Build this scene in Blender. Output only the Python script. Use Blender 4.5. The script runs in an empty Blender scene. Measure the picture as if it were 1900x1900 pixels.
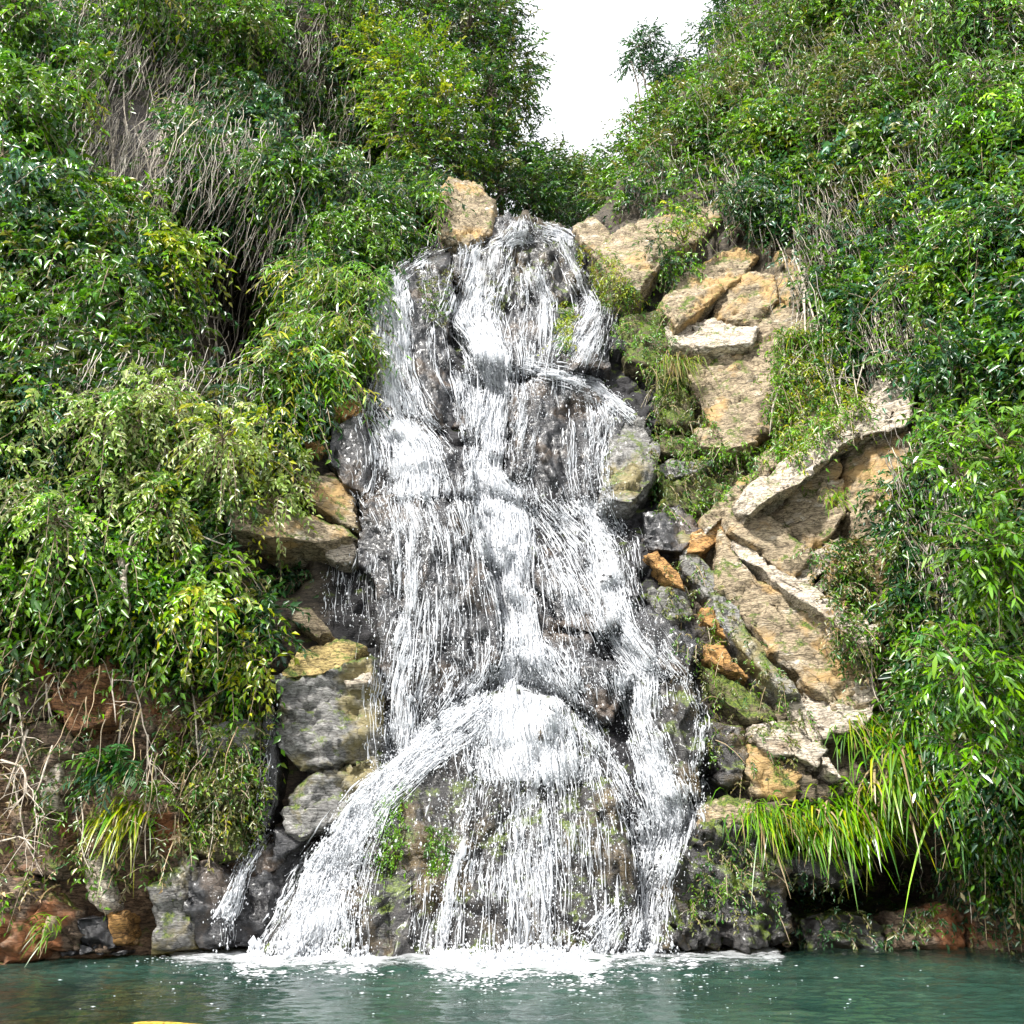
import bpy, bmesh, math, time
import numpy as np
from mathutils import Vector, Matrix
from mathutils.bvhtree import BVHTree

T0 = time.time()
scene = bpy.context.scene
COL = scene.collection

# ------------------------------------------------------------------ camera, sky, sun, exposure
CAM_H = 1.7
PITCH = math.radians(20.0)
FOV = math.radians(58.0)
FPX = 950.0 / math.tan(FOV / 2)          # focal length in pixels of the 1900 px photograph
cam_d = bpy.data.cameras.new('camera')
cam_d.sensor_width = 36.0
cam_d.lens = 18.0 / math.tan(FOV / 2)
cam_d.clip_end = 500
cam = bpy.data.objects.new('camera', cam_d)
cam.location = (0, 0, CAM_H)
cam.rotation_euler = (math.radians(90) + PITCH, 0, 0)
COL.objects.link(cam)
scene.camera = cam

SUNV = Vector((-0.40, -0.52, 0.76)).normalized()
world = bpy.data.worlds.new('World')
scene.world = world
world.use_nodes = True
wn = world.node_tree
wn.nodes.clear()
sky = wn.nodes.new('ShaderNodeTexSky')
sky.sky_type = 'NISHITA'
sky.sun_disc = False
sky.sun_elevation = math.asin(SUNV.z)
sky.sun_rotation = math.atan2(SUNV.x, SUNV.y)
sky.air_density = 1.0
sky.dust_density = 6.0
sky.ozone_density = 1.0
hs = wn.nodes.new('ShaderNodeHueSaturation')
hs.inputs['Saturation'].default_value = 0.22      # thin overcast: a white sky
bg = wn.nodes.new('ShaderNodeBackground')
bg.inputs['Strength'].default_value = 0.15
wo = wn.nodes.new('ShaderNodeOutputWorld')
wn.links.new(sky.outputs[0], hs.inputs['Color'])
cl = wn.nodes.new('ShaderNodeMix')               # an even white cloud layer over the whole sky
cl.data_type = 'RGBA'
cl.inputs[0].default_value = 0.85
cl.inputs[7].default_value = (6.3, 6.45, 6.65, 1)
wn.links.new(hs.outputs[0], cl.inputs[6])
wn.links.new(cl.outputs[2], bg.inputs['Color'])
wn.links.new(bg.outputs[0], wo.inputs['Surface'])

sun_d = bpy.data.lights.new('sun', 'SUN')
sun_d.energy = 5.0
sun_d.angle = math.radians(4.0)
sun_d.color = (1.0, 0.965, 0.91)
sun = bpy.data.objects.new('sun', sun_d)
sun.rotation_euler = (-SUNV).to_track_quat('-Z', 'Y').to_euler()
sun.location = (-20, -20, 45)
COL.objects.link(sun)

scene.view_settings.view_transform = 'Standard'
scene.view_settings.look = 'None'
scene.view_settings.gamma = 1.0
scene.view_settings.use_curve_mapping = False
scene.view_settings.exposure = 0.86
scene.cycles.use_denoising = True
scene.cycles.use_adaptive_sampling = True
scene.cycles.adaptive_threshold = 0.03
scene.cycles.max_bounces = 5
scene.cycles.diffuse_bounces = 2
scene.cycles.glossy_bounces = 2
scene.cycles.transmission_bounces = 3
scene.cycles.transparent_max_bounces = 8

# ------------------------------------------------------------------ numpy helpers
def sm(a, b, x):
    t = np.clip((x - a) / (b - a), 0, 1)
    return t * t * (3 - 2 * t)

def _h(ix, iy, iz, seed):
    n = (ix.astype(np.int64) * 374761393 + iy.astype(np.int64) * 668265263 + iz.astype(np.int64) * 2147483647 + seed * 974634777) & 0xFFFFFFFF
    n = ((n ^ (n >> 13)) * 1274126177) & 0xFFFFFFFF
    n = ((n ^ (n >> 16)) * 2246822519) & 0xFFFFFFFF
    return ((n ^ (n >> 15)) & 0xFFFFFF) / float(0xFFFFFF)

def vnoise(p, seed=0):
    """value noise in [-1, 1] at p (N,3)"""
    i = np.floor(p)
    f = p - i
    f = f * f * (3 - 2 * f)
    i = i.astype(np.int64)
    r = 0
    for dx in (0, 1):
        wx = f[:, 0] if dx else 1 - f[:, 0]
        for dy in (0, 1):
            wy = f[:, 1] if dy else 1 - f[:, 1]
            for dz in (0, 1):
                wz = f[:, 2] if dz else 1 - f[:, 2]
                r = r + wx * wy * wz * _h(i[:, 0] + dx, i[:, 1] + dy, i[:, 2] + dz, seed)
    return r * 2 - 1

def fbm(p, oct=4, seed=0, gain=0.5):
    a, r, s = 1.0, 0, 0
    for k in range(oct):
        r = r + a * vnoise(p * (2.03 ** k) + k * 17.3, seed + k)
        s += a
        a *= gain
    return r / s

def fracture(P, scale, seed=0, tilt=0.55, step=0.5):
    """broken-rock relief: every Voronoi cell is a plane of its own, tilted and offset"""
    q = P * scale
    i0 = np.floor(q).astype(np.int64)
    best = np.full(len(q), 1e9)
    val = np.zeros(len(q))
    for dx in (-1, 0, 1):
        for dy in (-1, 0, 1):
            for dz in (-1, 0, 1):
                a, b, c = i0[:, 0] + dx, i0[:, 1] + dy, i0[:, 2] + dz
                s = np.stack([a + _h(a, b, c, seed), b + _h(a, b, c, seed + 1), c + _h(a, b, c, seed + 2)], -1)
                e = q - s
                d = (e * e).sum(-1)
                w = d < best
                if w.any():
                    aw, bw, cw_, ew = a[w], b[w], c[w], e[w]
                    t = np.stack([_h(aw, bw, cw_, seed + 3), _h(aw, bw, cw_, seed + 4), _h(aw, bw, cw_, seed + 5)], -1) * 2 - 1
                    val[w] = (ew * t).sum(-1) * tilt + (_h(aw, bw, cw_, seed + 6) * 2 - 1) * step
                    best[w] = d[w]
    return val

def nrm(v):
    return v / np.maximum(np.linalg.norm(v, axis=-1, keepdims=True), 1e-9)

CP, SP = math.cos(PITCH), math.sin(PITCH)
def ray(u, v):
    """unit world ray through photograph pixel (u, v)"""
    u, v = np.asarray(u, float), np.asarray(v, float)
    xc, zc = (u - 950) / FPX, -(v - 950) / FPX
    return nrm(np.stack([xc, CP - SP * zc, SP + CP * zc], -1))

def at(u, v, Y):
    d = ray(u, v)
    return np.array([0, 0, CAM_H]) + d * (np.asarray(Y, float) / d[..., 1])[..., None]

def project(P):
    q = P - np.array([0, 0, CAM_H])
    dep = q[..., 1] * CP + q[..., 2] * SP
    up = -q[..., 1] * SP + q[..., 2] * CP
    return 950 + FPX * q[..., 0] / dep, 950 - FPX * up / dep

def inside(poly, u, v):
    poly = np.asarray(poly, float)
    r = np.zeros(np.shape(u), bool)
    x0, y0 = poly[-1]
    for x1, y1 in poly:
        c = ((y1 > v) != (y0 > v)) & (u < (x0 - x1) * (v - y1) / (y0 - y1 + 1e-12) + x1)
        r ^= c
        x0, y0 = x1, y1
    return r

# ------------------------------------------------------------------ mesh / object helpers
def make_mesh(name, V, F, col=None, smooth=False, uv=None, extra=None):
    """triangle mesh from arrays; col = per-vertex colour attribute, uv = per-vertex uv"""
    V = np.ascontiguousarray(V, np.float32)
    F = np.ascontiguousarray(F, np.int32)
    me = bpy.data.meshes.new(name)
    me.vertices.add(len(V))
    me.vertices.foreach_set('co', V.ravel())
    me.loops.add(F.size)
    me.loops.foreach_set('vertex_index', F.ravel())
    me.polygons.add(len(F))
    me.polygons.foreach_set('loop_start', np.arange(0, F.size, F.shape[1], dtype=np.int32))
    me.update(calc_edges=True)
    if smooth:
        me.polygons.foreach_set('use_smooth', np.ones(len(F), bool))
    if col is not None:
        a = me.color_attributes.new('col', 'FLOAT_COLOR', 'POINT')
        c = np.ones((len(V), 4), np.float32)
        c[:, :3] = col
        a.data.foreach_set('color', c.ravel())
    if extra is not None:
        for k, arr in extra.items():
            a = me.attributes.new(k, 'FLOAT', 'POINT')
            a.data.foreach_set('value', np.ascontiguousarray(arr, np.float32))
    if uv is not None:
        l = me.uv_layers.new(name='flow')
        l.data.foreach_set('uv', np.ascontiguousarray(uv[F.ravel()], np.float32).ravel())
    return me

def obj(name, me, mat, parent=None, kind=None):
    o = bpy.data.objects.new(name, me)
    COL.objects.link(o)
    if mat is not None:
        me.materials.clear()
        me.materials.append(mat)
    if parent is not None:
        o.parent = parent
        o.matrix_parent_inverse = Matrix.Translation(-parent.location)
    if kind:
        o['kind'] = kind
    return o

def thing(name, label, cat, loc=(0, 0, 0), group=None):
    o = bpy.data.objects.new(name, None)
    o.empty_display_size = 0.2
    o.location = loc
    COL.objects.link(o)
    return tag(o, label, cat, group)

def tag(o, label, cat, group=None, kind=None):
    o['label'] = label
    o['category'] = cat
    if group:
        o['group'] = group
    if kind:
        o['kind'] = kind
    return o

def tubes(P, R, sides=3):
    """P (N,K,3) polylines, R (N,K) radii -> V, F"""
    N, K, _ = P.shape
    t = np.empty_like(P)
    t[:, 1:-1] = P[:, 2:] - P[:, :-2]
    t[:, 0] = P[:, 1] - P[:, 0]
    t[:, -1] = P[:, -1] - P[:, -2]
    t = nrm(t)
    ref = np.where(np.abs(t[..., 1:2]) < 0.9, np.array([0, 1.0, 0]), np.array([1.0, 0, 0]))
    a = nrm(np.cross(t, ref))
    b = np.cross(t, a)
    ang = np.arange(sides) * 2 * np.pi / sides
    V = P[:, :, None, :] + R[:, :, None, None] * (np.cos(ang)[None, None, :, None] * a[:, :, None, :] + np.sin(ang)[None, None, :, None] * b[:, :, None, :])
    idx = np.arange(N * K * sides).reshape(N, K, sides)
    i0, i1 = idx[:, :-1], idx[:, 1:]
    j0, j1 = np.roll(i0, -1, 2), np.roll(i1, -1, 2)
    F = np.concatenate([np.stack([i0, i1, j1], -1).reshape(-1, 3), np.stack([i0, j1, j0], -1).reshape(-1, 3)])
    return V.reshape(-1, 3), F

def leaves(P, D, U, L, W, C, rng, long=False, droop=0.25, fold=0.35):
    """one small mesh leaf per row; 2 triangles folded on the midrib, or 4 for a long drooping blade"""
    D = nrm(D)
    S = np.cross(D, U)
    S = nrm(S + 1e-6)
    Nn = np.cross(S, D)
    L, W = L[:, None], W[:, None]
    n = len(P)
    if not long:
        f = fold * W
        V = np.stack([P, P + D * L * .45 + S * W * .5 + Nn * f, P + D * L - Nn * droop * L, P + D * L * .45 - S * W * .5 + Nn * f], 1)
        F = np.array([[0, 1, 2], [0, 2, 3]])
        k = 4
    else:
        g = np.array([0, 0, -1.0])
        V = np.stack([P,
                      P + D * L * .33 + S * W * .5 + g * droop * L * .11, P + D * L * .33 - S * W * .5 + g * droop * L * .11,
                      P + D * L * .68 + S * W * .38 + g * droop * L * .46, P + D * L * .68 - S * W * .38 + g * droop * L * .46,
                      P + D * L + g * droop * L], 1)
        F = np.array([[0, 1, 2], [1, 3, 4], [1, 4, 2], [3, 5, 4]])
        k = 6
    F = (np.arange(n)[:, None, None] * k + F[None]).reshape(-1, 3)
    return V.reshape(-1, 3), F, np.repeat(C, k, 0)

class Acc:
    """collects arrays into one mesh"""
    def __init__(s):
        s.V, s.F, s.C, s.n = [], [], [], 0
    def add(s, V, F, C=None):
        s.V.append(V)
        s.F.append(F + s.n)
        s.C.append(C if C is not None else np.ones((len(V), 3)))
        s.n += len(V)
    def mesh(s, name, smooth=False):
        return make_mesh(name, np.concatenate(s.V), np.concatenate(s.F), np.concatenate(s.C), smooth)

# ------------------------------------------------------------------ materials
def mat_new(name):
    m = bpy.data.materials.new(name)
    m.use_nodes = True
    nt = m.node_tree
    nt.nodes.clear()
    out = nt.nodes.new('ShaderNodeOutputMaterial')
    return m, nt, out

def N(nt, t, **kw):
    n = nt.nodes.new(t)
    for k, v in kw.items():
        if k in n.inputs:
            n.inputs[k].default_value = v
        else:
            setattr(n, k, v)
    return n

def ramp(nt, stops):
    r = nt.nodes.new('ShaderNodeValToRGB')
    e = r.color_ramp.elements
    while len(e) < len(stops):
        e.new(0.5)
    for x, (p, c) in zip(e, stops):
        x.position = p
        x.color = (*c, 1) if len(c) == 3 else c
    return r

def mixc(nt, fac, a, b, mode='MIX'):
    m = nt.nodes.new('ShaderNodeMix')
    m.data_type = 'RGBA'
    m.blend_type = mode
    for sock, val in ((m.inputs[0], fac), (m.inputs[6], a), (m.inputs[7], b)):
        if hasattr(val, 'links'):
            nt.links.new(val, sock)
        else:
            sock.default_value = val if not isinstance(val, tuple) else (*val, 1)
    return m.outputs[2]

def rock_mat(name, base, dark, light, moss=0.0, rough=0.8, scale=1.0, stain=None, wet=0.0, use_col=False):
    """stone: patches of three tones, dark cracks, moss where the stone faces up, fine relief"""
    m, nt, out = mat_new(name)
    L = nt.links.new
    geo = N(nt, 'ShaderNodeNewGeometry')
    pos = geo.outputs['Position']
    mp = N(nt, 'ShaderNodeMapping')
    mp.inputs['Rotation'].default_value = (0.3, 0.6, 0.2)
    mp.inputs['Scale'].default_value = (1.0, 1.0, 2.6)
    L(pos, mp.inputs['Vector'])
    n1 = N(nt, 'ShaderNodeTexNoise', Scale=1.3 * scale, Detail=8.0, Roughness=0.65)
    L(mp.outputs[0], n1.inputs['Vector'])
    r1 = ramp(nt, [(0.30, dark), (0.47, base), (0.58, base), (0.72, light)])
    L(n1.outputs['Fac'], r1.inputs[0])
    c = r1.outputs[0]
    if use_col:
        at_ = N(nt, 'ShaderNodeAttribute', attribute_name='col')
        r1b = ramp(nt, [(0.28, (0.35, 0.35, 0.35)), (0.5, (1, 1, 1)), (0.72, (1.6, 1.55, 1.5))])
        L(n1.outputs['Fac'], r1b.inputs[0])
        c = mixc(nt, 1.0, at_.outputs['Color'], r1b.outputs[0], 'MULTIPLY')
    n2 = N(nt, 'ShaderNodeTexNoise', Scale=14.0 * scale, Detail=6.0, Roughness=0.7)
    L(mp.outputs[0], n2.inputs['Vector'])
    r2 = ramp(nt, [(0.36, (0.25, 0.23, 0.21)), (0.5, (1, 1, 1)), (0.66, (1.4, 1.38, 1.35))])
    L(n2.outputs['Fac'], r2.inputs[0])
    c = mixc(nt, 0.9, c, r2.outputs[0], 'MULTIPLY')
    mpb = N(nt, 'ShaderNodeMapping')
    mpb.inputs['Rotation'].default_value = (0.2, 0.55, 0.0)
    mpb.inputs['Scale'].default_value = (0.7, 0.7, 6.5)
    L(pos, mpb.inputs['Vector'])
    nb = N(nt, 'ShaderNodeTexNoise', Scale=1.5 * scale, Detail=5.0, Roughness=0.6, Distortion=0.35)
    L(mpb.outputs[0], nb.inputs['Vector'])
    rb = ramp(nt, [(0.395, (1, 1, 1)), (0.44, (0.16, 0.14, 0.12)), (0.475, (1.0, 1.0, 1.0)), (0.56, (1.1, 1.1, 1.1)), (0.59, (0.25, 0.22, 0.2)), (0.625, (1.25, 1.24, 1.2))])
    L(nb.outputs['Fac'], rb.inputs[0])
    c = mixc(nt, 0.75, c, rb.outputs[0], 'MULTIPLY')
    if stain is not None:
        n4 = N(nt, 'ShaderNodeTexNoise', Scale=0.9 * scale, Detail=5.0, Roughness=0.6)
        L(pos, n4.inputs['Vector'])
        r4 = ramp(nt, [(0.52, (0, 0, 0)), (0.62, (0.85, 0.85, 0.85))])
        L(n4.outputs['Fac'], r4.inputs[0])
        c = mixc(nt, r4.outputs[0], c, stain)
    vor = N(nt, 'ShaderNodeTexVoronoi', Scale=2.1 * scale)
    vor.feature = 'DISTANCE_TO_EDGE'
    wv = N(nt, 'ShaderNodeTexNoise', Scale=3.0, Detail=4.0)
    L(pos, wv.inputs['Vector'])
    mx = mixc(nt, 0.25, mp.outputs[0], wv.outputs['Color'], 'ADD')
    L(mx, vor.inputs['Vector'])
    rv = ramp(nt, [(0.0, (0.12, 0.1, 0.09)), (0.04, (1, 1, 1))])
    L(vor.outputs['Distance'], rv.inputs[0])
    c = mixc(nt, 0.7, c, rv.outputs[0], 'MULTIPLY')
    if moss > 0:
        sep = N(nt, 'ShaderNodeSeparateXYZ')
        L(geo.outputs['Normal'], sep.inputs[0])
        n5 = N(nt, 'ShaderNodeTexNoise', Scale=2.2, Detail=7.0, Roughness=0.7)
        L(pos, n5.inputs['Vector'])
        ad = N(nt, 'ShaderNodeMath', operation='MULTIPLY_ADD')
        L(sep.outputs['Z'], ad.inputs[0])
        ad.inputs[1].default_value = 0.16
        L(n5.outputs['Fac'], ad.inputs[2])
        r5 = ramp(nt, [(0.66 - 0.22 * moss, (0, 0, 0)), (0.74 - 0.2 * moss, (1, 1, 1))])
        L(ad.outputs[0], r5.inputs[0])
        n6 = N(nt, 'ShaderNodeTexNoise', Scale=25.0, Detail=3.0)
        L(pos, n6.inputs['Vector'])
        r6 = ramp(nt, [(0.35, (0.018, 0.035, 0.008)), (0.65, (0.13, 0.17, 0.02))])
        L(n6.outputs['Fac'], r6.inputs[0])
        c = mixc(nt, r5.outputs[0], c, r6.outputs[0])
    b = N(nt, 'ShaderNodeBsdfPrincipled')
    b.inputs['Roughness'].default_value = rough
    b.inputs['Specular IOR Level'].default_value = 0.4 + 0.35 * wet
    if wet:
        b.inputs['Coat Weight'].default_value = 0.3 * wet
        b.inputs['Coat Roughness'].default_value = 0.2
    L(c, b.inputs['Base Color'])
    bp = N(nt, 'ShaderNodeBump', Strength=0.9, Distance=0.035)
    bm_ = N(nt, 'ShaderNodeMath', operation='ADD')
    L(n2.outputs['Fac'], bm_.inputs[0])
    L(n1.outputs['Fac'], bm_.inputs[1])
    bm2 = N(nt, 'ShaderNodeMath', operation='ADD')
    L(bm_.outputs[0], bm2.inputs[0])
    L(nb.outputs['Fac'], bm2.inputs[1])
    L(bm2.outputs[0], bp.inputs['Height'])
    L(bp.outputs[0], b.inputs['Normal'])
    L(b.outputs[0], out.inputs['Surface'])
    return m

M = {}
M['tan'] = rock_mat('tan_stone', (0.33, 0.265, 0.175), (0.11, 0.08, 0.05), (0.62, 0.58, 0.51), moss=0.3, stain=(0.40, 0.255, 0.10))
M['pale'] = rock_mat('pale_stone', (0.47, 0.41, 0.33), (0.22, 0.16, 0.10), (0.72, 0.69, 0.64), moss=0.1)
M['orange'] = rock_mat('orange_stone', (0.38, 0.21, 0.07), (0.12, 0.06, 0.02), (0.55, 0.42, 0.26))
M['ochre'] = rock_mat('ochre_stone', (0.42, 0.32, 0.13), (0.15, 0.10, 0.03), (0.5, 0.42, 0.24), moss=0.3)
M['grey'] = rock_mat('grey_stone', (0.20, 0.195, 0.185), (0.045, 0.042, 0.04), (0.46, 0.45, 0.43), moss=0.35, rough=0.55, stain=(0.21, 0.17, 0.06), wet=0.3)
M['mossy'] = rock_mat('mossy_stone', (0.13, 0.11, 0.06), (0.03, 0.028, 0.02), (0.25, 0.22, 0.14), moss=0.85)
M['wet'] = rock_mat('wet_stone', (0.027, 0.027, 0.031), (0.007, 0.006, 0.007), (0.095, 0.092, 0.097), moss=0.0, rough=0.32, wet=0.8, stain=(0.085, 0.058, 0.038))
M['wetmoss'] = rock_mat('wet_mossy_stone', (0.027, 0.024, 0.023), (0.007, 0.006, 0.005), (0.09, 0.078, 0.06), moss=0.38, rough=0.35, wet=0.7, stain=(0.10, 0.065, 0.02))
M['black'] = rock_mat('black_wet_stone', (0.016, 0.015, 0.016), (0.006, 0.006, 0.006), (0.06, 0.06, 0.065), rough=0.22, wet=1.0)
M['brown'] = rock_mat('brown_stone', (0.16, 0.115, 0.08), (0.04, 0.025, 0.016), (0.32, 0.22, 0.14), moss=0.2, stain=(0.27, 0.10, 0.035))
M['rust'] = rock_mat('rusty_stone', (0.24, 0.115, 0.05), (0.06, 0.03, 0.018), (0.40, 0.27, 0.16), moss=0.2)
M['cliff'] = rock_mat('cliff_face', (0.1, 0.1, 0.1), (0.03, 0.03, 0.03), (0.2, 0.2, 0.2), moss=0.15, rough=0.7, use_col=True)

def leaf_mat(name, rough=0.33, trans=0.3, spec=0.6):
    m, nt, out = mat_new(name)
    L = nt.links.new
    a = N(nt, 'ShaderNodeAttribute', attribute_name='col')
    b = N(nt, 'ShaderNodeBsdfPrincipled')
    b.inputs['Roughness'].default_value = rough
    b.inputs['Specular IOR Level'].default_value = spec
    hsv = N(nt, 'ShaderNodeHueSaturation', Saturation=1.12, Value=1.05)
    L(a.outputs['Color'], hsv.inputs['Color'])
    L(hsv.outputs[0], b.inputs['Base Color'])
    t = N(nt, 'ShaderNodeBsdfTranslucent')
    c2 = mixc(nt, 1.0, a.outputs['Color'], (1.5, 1.6, 0.6), 'MULTIPLY')
    L(c2, t.inputs['Color'])
    mx = N(nt, 'ShaderNodeMixShader')
    mx.inputs[0].default_value = trans
    L(b.outputs[0], mx.inputs[1])
    L(t.outputs[0], mx.inputs[2])
    L(mx.outputs[0], out.inputs['Surface'])
    return m
M['leaf'] = leaf_mat('leaf')
M['leaf_glossy'] = leaf_mat('glossy_leaf', rough=0.27, trans=0.2, spec=0.75)

def bark_mat(name, c0, c1):
    m, nt, out = mat_new(name)
    L = nt.links.new
    geo = N(nt, 'ShaderNodeNewGeometry')
    n1 = N(nt, 'ShaderNodeTexNoise', Scale=9.0, Detail=6.0, Roughness=0.7)
    L(geo.outputs['Position'], n1.inputs['Vector'])
    r = ramp(nt, [(0.35, c0), (0.65, c1)])
    L(n1.outputs['Fac'], r.inputs[0])
    b = N(nt, 'ShaderNodeBsdfPrincipled', Roughness=0.75)
    L(r.outputs[0], b.inputs['Base Color'])
    bp = N(nt, 'ShaderNodeBump', Strength=0.6, Distance=0.02)
    L(n1.outputs['Fac'], bp.inputs['Height'])
    L(bp.outputs[0], b.inputs['Normal'])
    L(b.outputs[0], out.inputs['Surface'])
    return m
M['bark'] = bark_mat('bark', (0.07, 0.05, 0.035), (0.22, 0.18, 0.14))
M['vine'] = bark_mat('vine_bark', (0.26, 0.21, 0.16), (0.55, 0.49, 0.41))
M['twig'] = bark_mat('twig_bark', (0.12, 0.085, 0.05), (0.30, 0.23, 0.15))

def water_white(name, alpha=None):
    m, nt, out = mat_new(name)
    L = nt.links.new
    b = N(nt, 'ShaderNodeBsdfPrincipled', Roughness=0.35)
    b.inputs['Base Color'].default_value = (0.90, 0.92, 0.95, 1)
    b.inputs['Specular IOR Level'].default_value = 0.5
    t = N(nt, 'ShaderNodeBsdfTranslucent')
    t.inputs['Color'].default_value = (0.9, 0.92, 0.95, 1)
    mx = N(nt, 'ShaderNodeMixShader')
    mx.inputs[0].default_value = 0.45
    L(b.outputs[0], mx.inputs[1])
    L(t.outputs[0], mx.inputs[2])
    if alpha is None:
        L(mx.outputs[0], out.inputs['Surface'])
        return m
    # a torn, streaked film: holes follow the flow
    uvn = N(nt, 'ShaderNodeUVMap', uv_map='flow')
    mp = N(nt, 'ShaderNodeMapping')
    mp.inputs['Scale'].default_value = (13.0, 2.0, 1.0) if alpha == 'flow' else (1.0, 1.0, 1.0)
    L(uvn.outputs[0], mp.inputs['Vector'])
    n1 = N(nt, 'ShaderNodeTexNoise', Scale=1.0, Detail=8.0, Roughness=0.78)
    L(mp.outputs[0], n1.inputs['Vector'])
    mpc = N(nt, 'ShaderNodeMapping')
    mpc.inputs['Scale'].default_value = (2.4, 0.6, 1.0) if alpha == 'flow' else (0.4, 0.4, 1.0)
    L(uvn.outputs[0], mpc.inputs['Vector'])
    n3 = N(nt, 'ShaderNodeTexNoise', Scale=1.0, Detail=3.0, Roughness=0.6)
    L(mpc.outputs[0], n3.inputs['Vector'])
    at_ = N(nt, 'ShaderNodeAttribute', attribute_name='cover')
    ad = N(nt, 'ShaderNodeMath', operation='ADD')
    L(n1.outputs['Fac'], ad.inputs[0])
    L(at_.outputs['Fac'], ad.inputs[1])
    ad3 = N(nt, 'ShaderNodeMath', operation='MULTIPLY_ADD')
    L(n3.outputs['Fac'], ad3.inputs[0])
    ad3.inputs[1].default_value = 0.7
    ad3.inputs[2].default_value = -0.35
    ad2 = N(nt, 'ShaderNodeMath', operation='ADD')
    L(ad.outputs[0], ad2.inputs[0])
    L(ad3.outputs[0], ad2.inputs[1])
    r = ramp(nt, [(0.49, (0, 0, 0)), (0.57, (0.4, 0.4, 0.4)), (0.74, (0.88, 0.88, 0.88))])
    L(ad2.outputs[0], r.inputs[0])
    tr = N(nt, 'ShaderNodeBsdfTransparent')
    m2 = N(nt, 'ShaderNodeMixShader')
    L(r.outputs[0], m2.inputs[0])
    L(tr.outputs[0], m2.inputs[1])
    L(mx.outputs[0], m2.inputs[2])
    L(m2.outputs[0], out.inputs['Surface'])
    return m
M['strand'] = water_white('falling_water')
M['film'] = water_white('water_film', alpha='flow')
M['foam_film'] = water_white('foam_film', alpha='foam')
M['foam'] = water_white('foam')

# ------------------------------------------------------------------ the cliff: one steep sheet Y(x, z)
ctl = [
 # waterline
 (-350,1790,14.8),(0,1785,16.5),(250,1775,17.4),(500,1772,17.9),(700,1772,18.2),(950,1772,18.3),(1200,1768,18.3),(1450,1765,18.6),(1700,1765,18.9),(1900,1765,18.2),(2250,1775,16),
 # low
 (-350,1500,15),(0,1500,16.7),(250,1500,17.3),(450,1500,18.0),(700,1500,18.7),(950,1500,18.8),(1250,1500,18.8),(1420,1540,18.6),(1560,1640,20.6),(1700,1640,20.2),(1560,1480,18.2),(1750,1480,17.7),(1900,1500,17.0),(2250,1500,14.5),
 (-350,1250,15.3),(0,1250,16.9),(250,1250,17.5),(500,1250,18.4),(700,1250,19.1),(950,1250,19.3),(1250,1250,19.4),(1450,1250,19.3),(1650,1250,18.6),(1900,1250,16.6),(2250,1250,14),
 (-350,950,16),(0,950,17.4),(300,950,18.3),(550,950,19.8),(700,950,20.6),(950,950,21.0),(1150,950,21.0),(1350,950,20.6),(1600,950,19.4),(1900,950,16.6),(2250,950,14),
 (-350,700,17),(0,700,18.4),(300,700,20.2),(450,640,25.8),(560,700,21.4),(700,700,22.2),(950,700,22.9),(1150,700,22.9),(1350,700,22.4),(1600,700,20.6),(1900,700,17.2),(2250,700,15),
 (-350,500,18),(0,500,20),(300,500,22.2),(420,540,27.5),(560,500,23.6),(700,500,24.6),(950,500,25.1),(1100,500,25.1),(1250,500,24.6),(1450,500,23.4),(1650,500,21.4),(1900,500,18),(2250,500,16),
 (830,420,26.2),(950,415,26.0),(1060,420,26.2),(760,430,26),(1200,400,26.2),
 (-350,300,20),(0,300,22.2),(230,300,25.4),(400,280,25),(600,300,27),(650,365,31.5),(800,320,29),(1200,300,28.5),(1350,300,27.2),(1500,300,25),(1700,300,22.3),(1900,300,19.6),(2250,300,17),
 (-350,60,23),(0,60,25.2),(300,60,28),(600,60,31),(750,60,33),(1380,60,31),(1500,60,28.6),(1700,60,25),(1900,60,21.8),(2250,60,18),
 (-350,-200,27),(0,-200,29.5),(300,-200,33),(600,-200,36),(1450,-200,34),(1600,-200,31),(1900,-200,25.5),(2250,-200,20),
]
ctl = np.array(ctl, float)
cw = at(ctl[:, 0], ctl[:, 1], ctl[:, 2])
cxz = cw[:, [0, 2]]
cy = cw[:, 1]
extra_pts = np.array([(-12, -2, 17), (0, -2, 18.6), (12, -2, 18.6), (-24, 0, 10), (24, 0, 9), (-26, 20, 13), (26, 20, 12), (-30, 42, 25), (30, 42, 22)], float)
cxz = np.concatenate([cxz, extra_pts[:, :2]])
cy = np.concatenate([cy, extra_pts[:, 2]])

def tps(r2):
    return r2 * np.log(r2 + 1e-9)
_n = len(cxz)
_A = np.zeros((_n + 3, _n + 3))
_r2 = ((cxz[:, None] - cxz[None]) ** 2).sum(-1)
_A[:_n, :_n] = tps(_r2) + np.eye(_n) * 1.0
_A[:_n, _n] = 1
_A[:_n, _n + 1:] = cxz
_A[_n:, :_n] = _A[:_n, _n:].T
_w = np.linalg.solve(_A, np.concatenate([cy, np.zeros(3)]))
def Ybase(x, z):
    q = np.stack([x, z], -1).reshape(-1, 2)
    out = np.empty(len(q))
    for i in range(0, len(q), 20000):
        s = q[i:i + 20000]
        r2 = ((s[:, None] - cxz[None]) ** 2).sum(-1)
        out[i:i + 20000] = tps(r2) @ _w[:_n] + _w[_n] + s @ _w[_n + 1:]
    return out.reshape(np.shape(x))

def spaced(lo, a, b, hi, fine, coarse):
    """fine spacing between a and b, growing to coarse outside"""
    mid = list(np.arange(a, b, fine))
    left, x, s = [], a, fine
    while x > lo:
        s = min(s * 1.12, coarse)
        x -= s
        left.append(x)
    right, x, s = [], mid[-1], fine
    while x < hi:
        s = min(s * 1.12, coarse)
        x += s
        right.append(x)
    return np.array(left[::-1] + mid + right)

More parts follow.
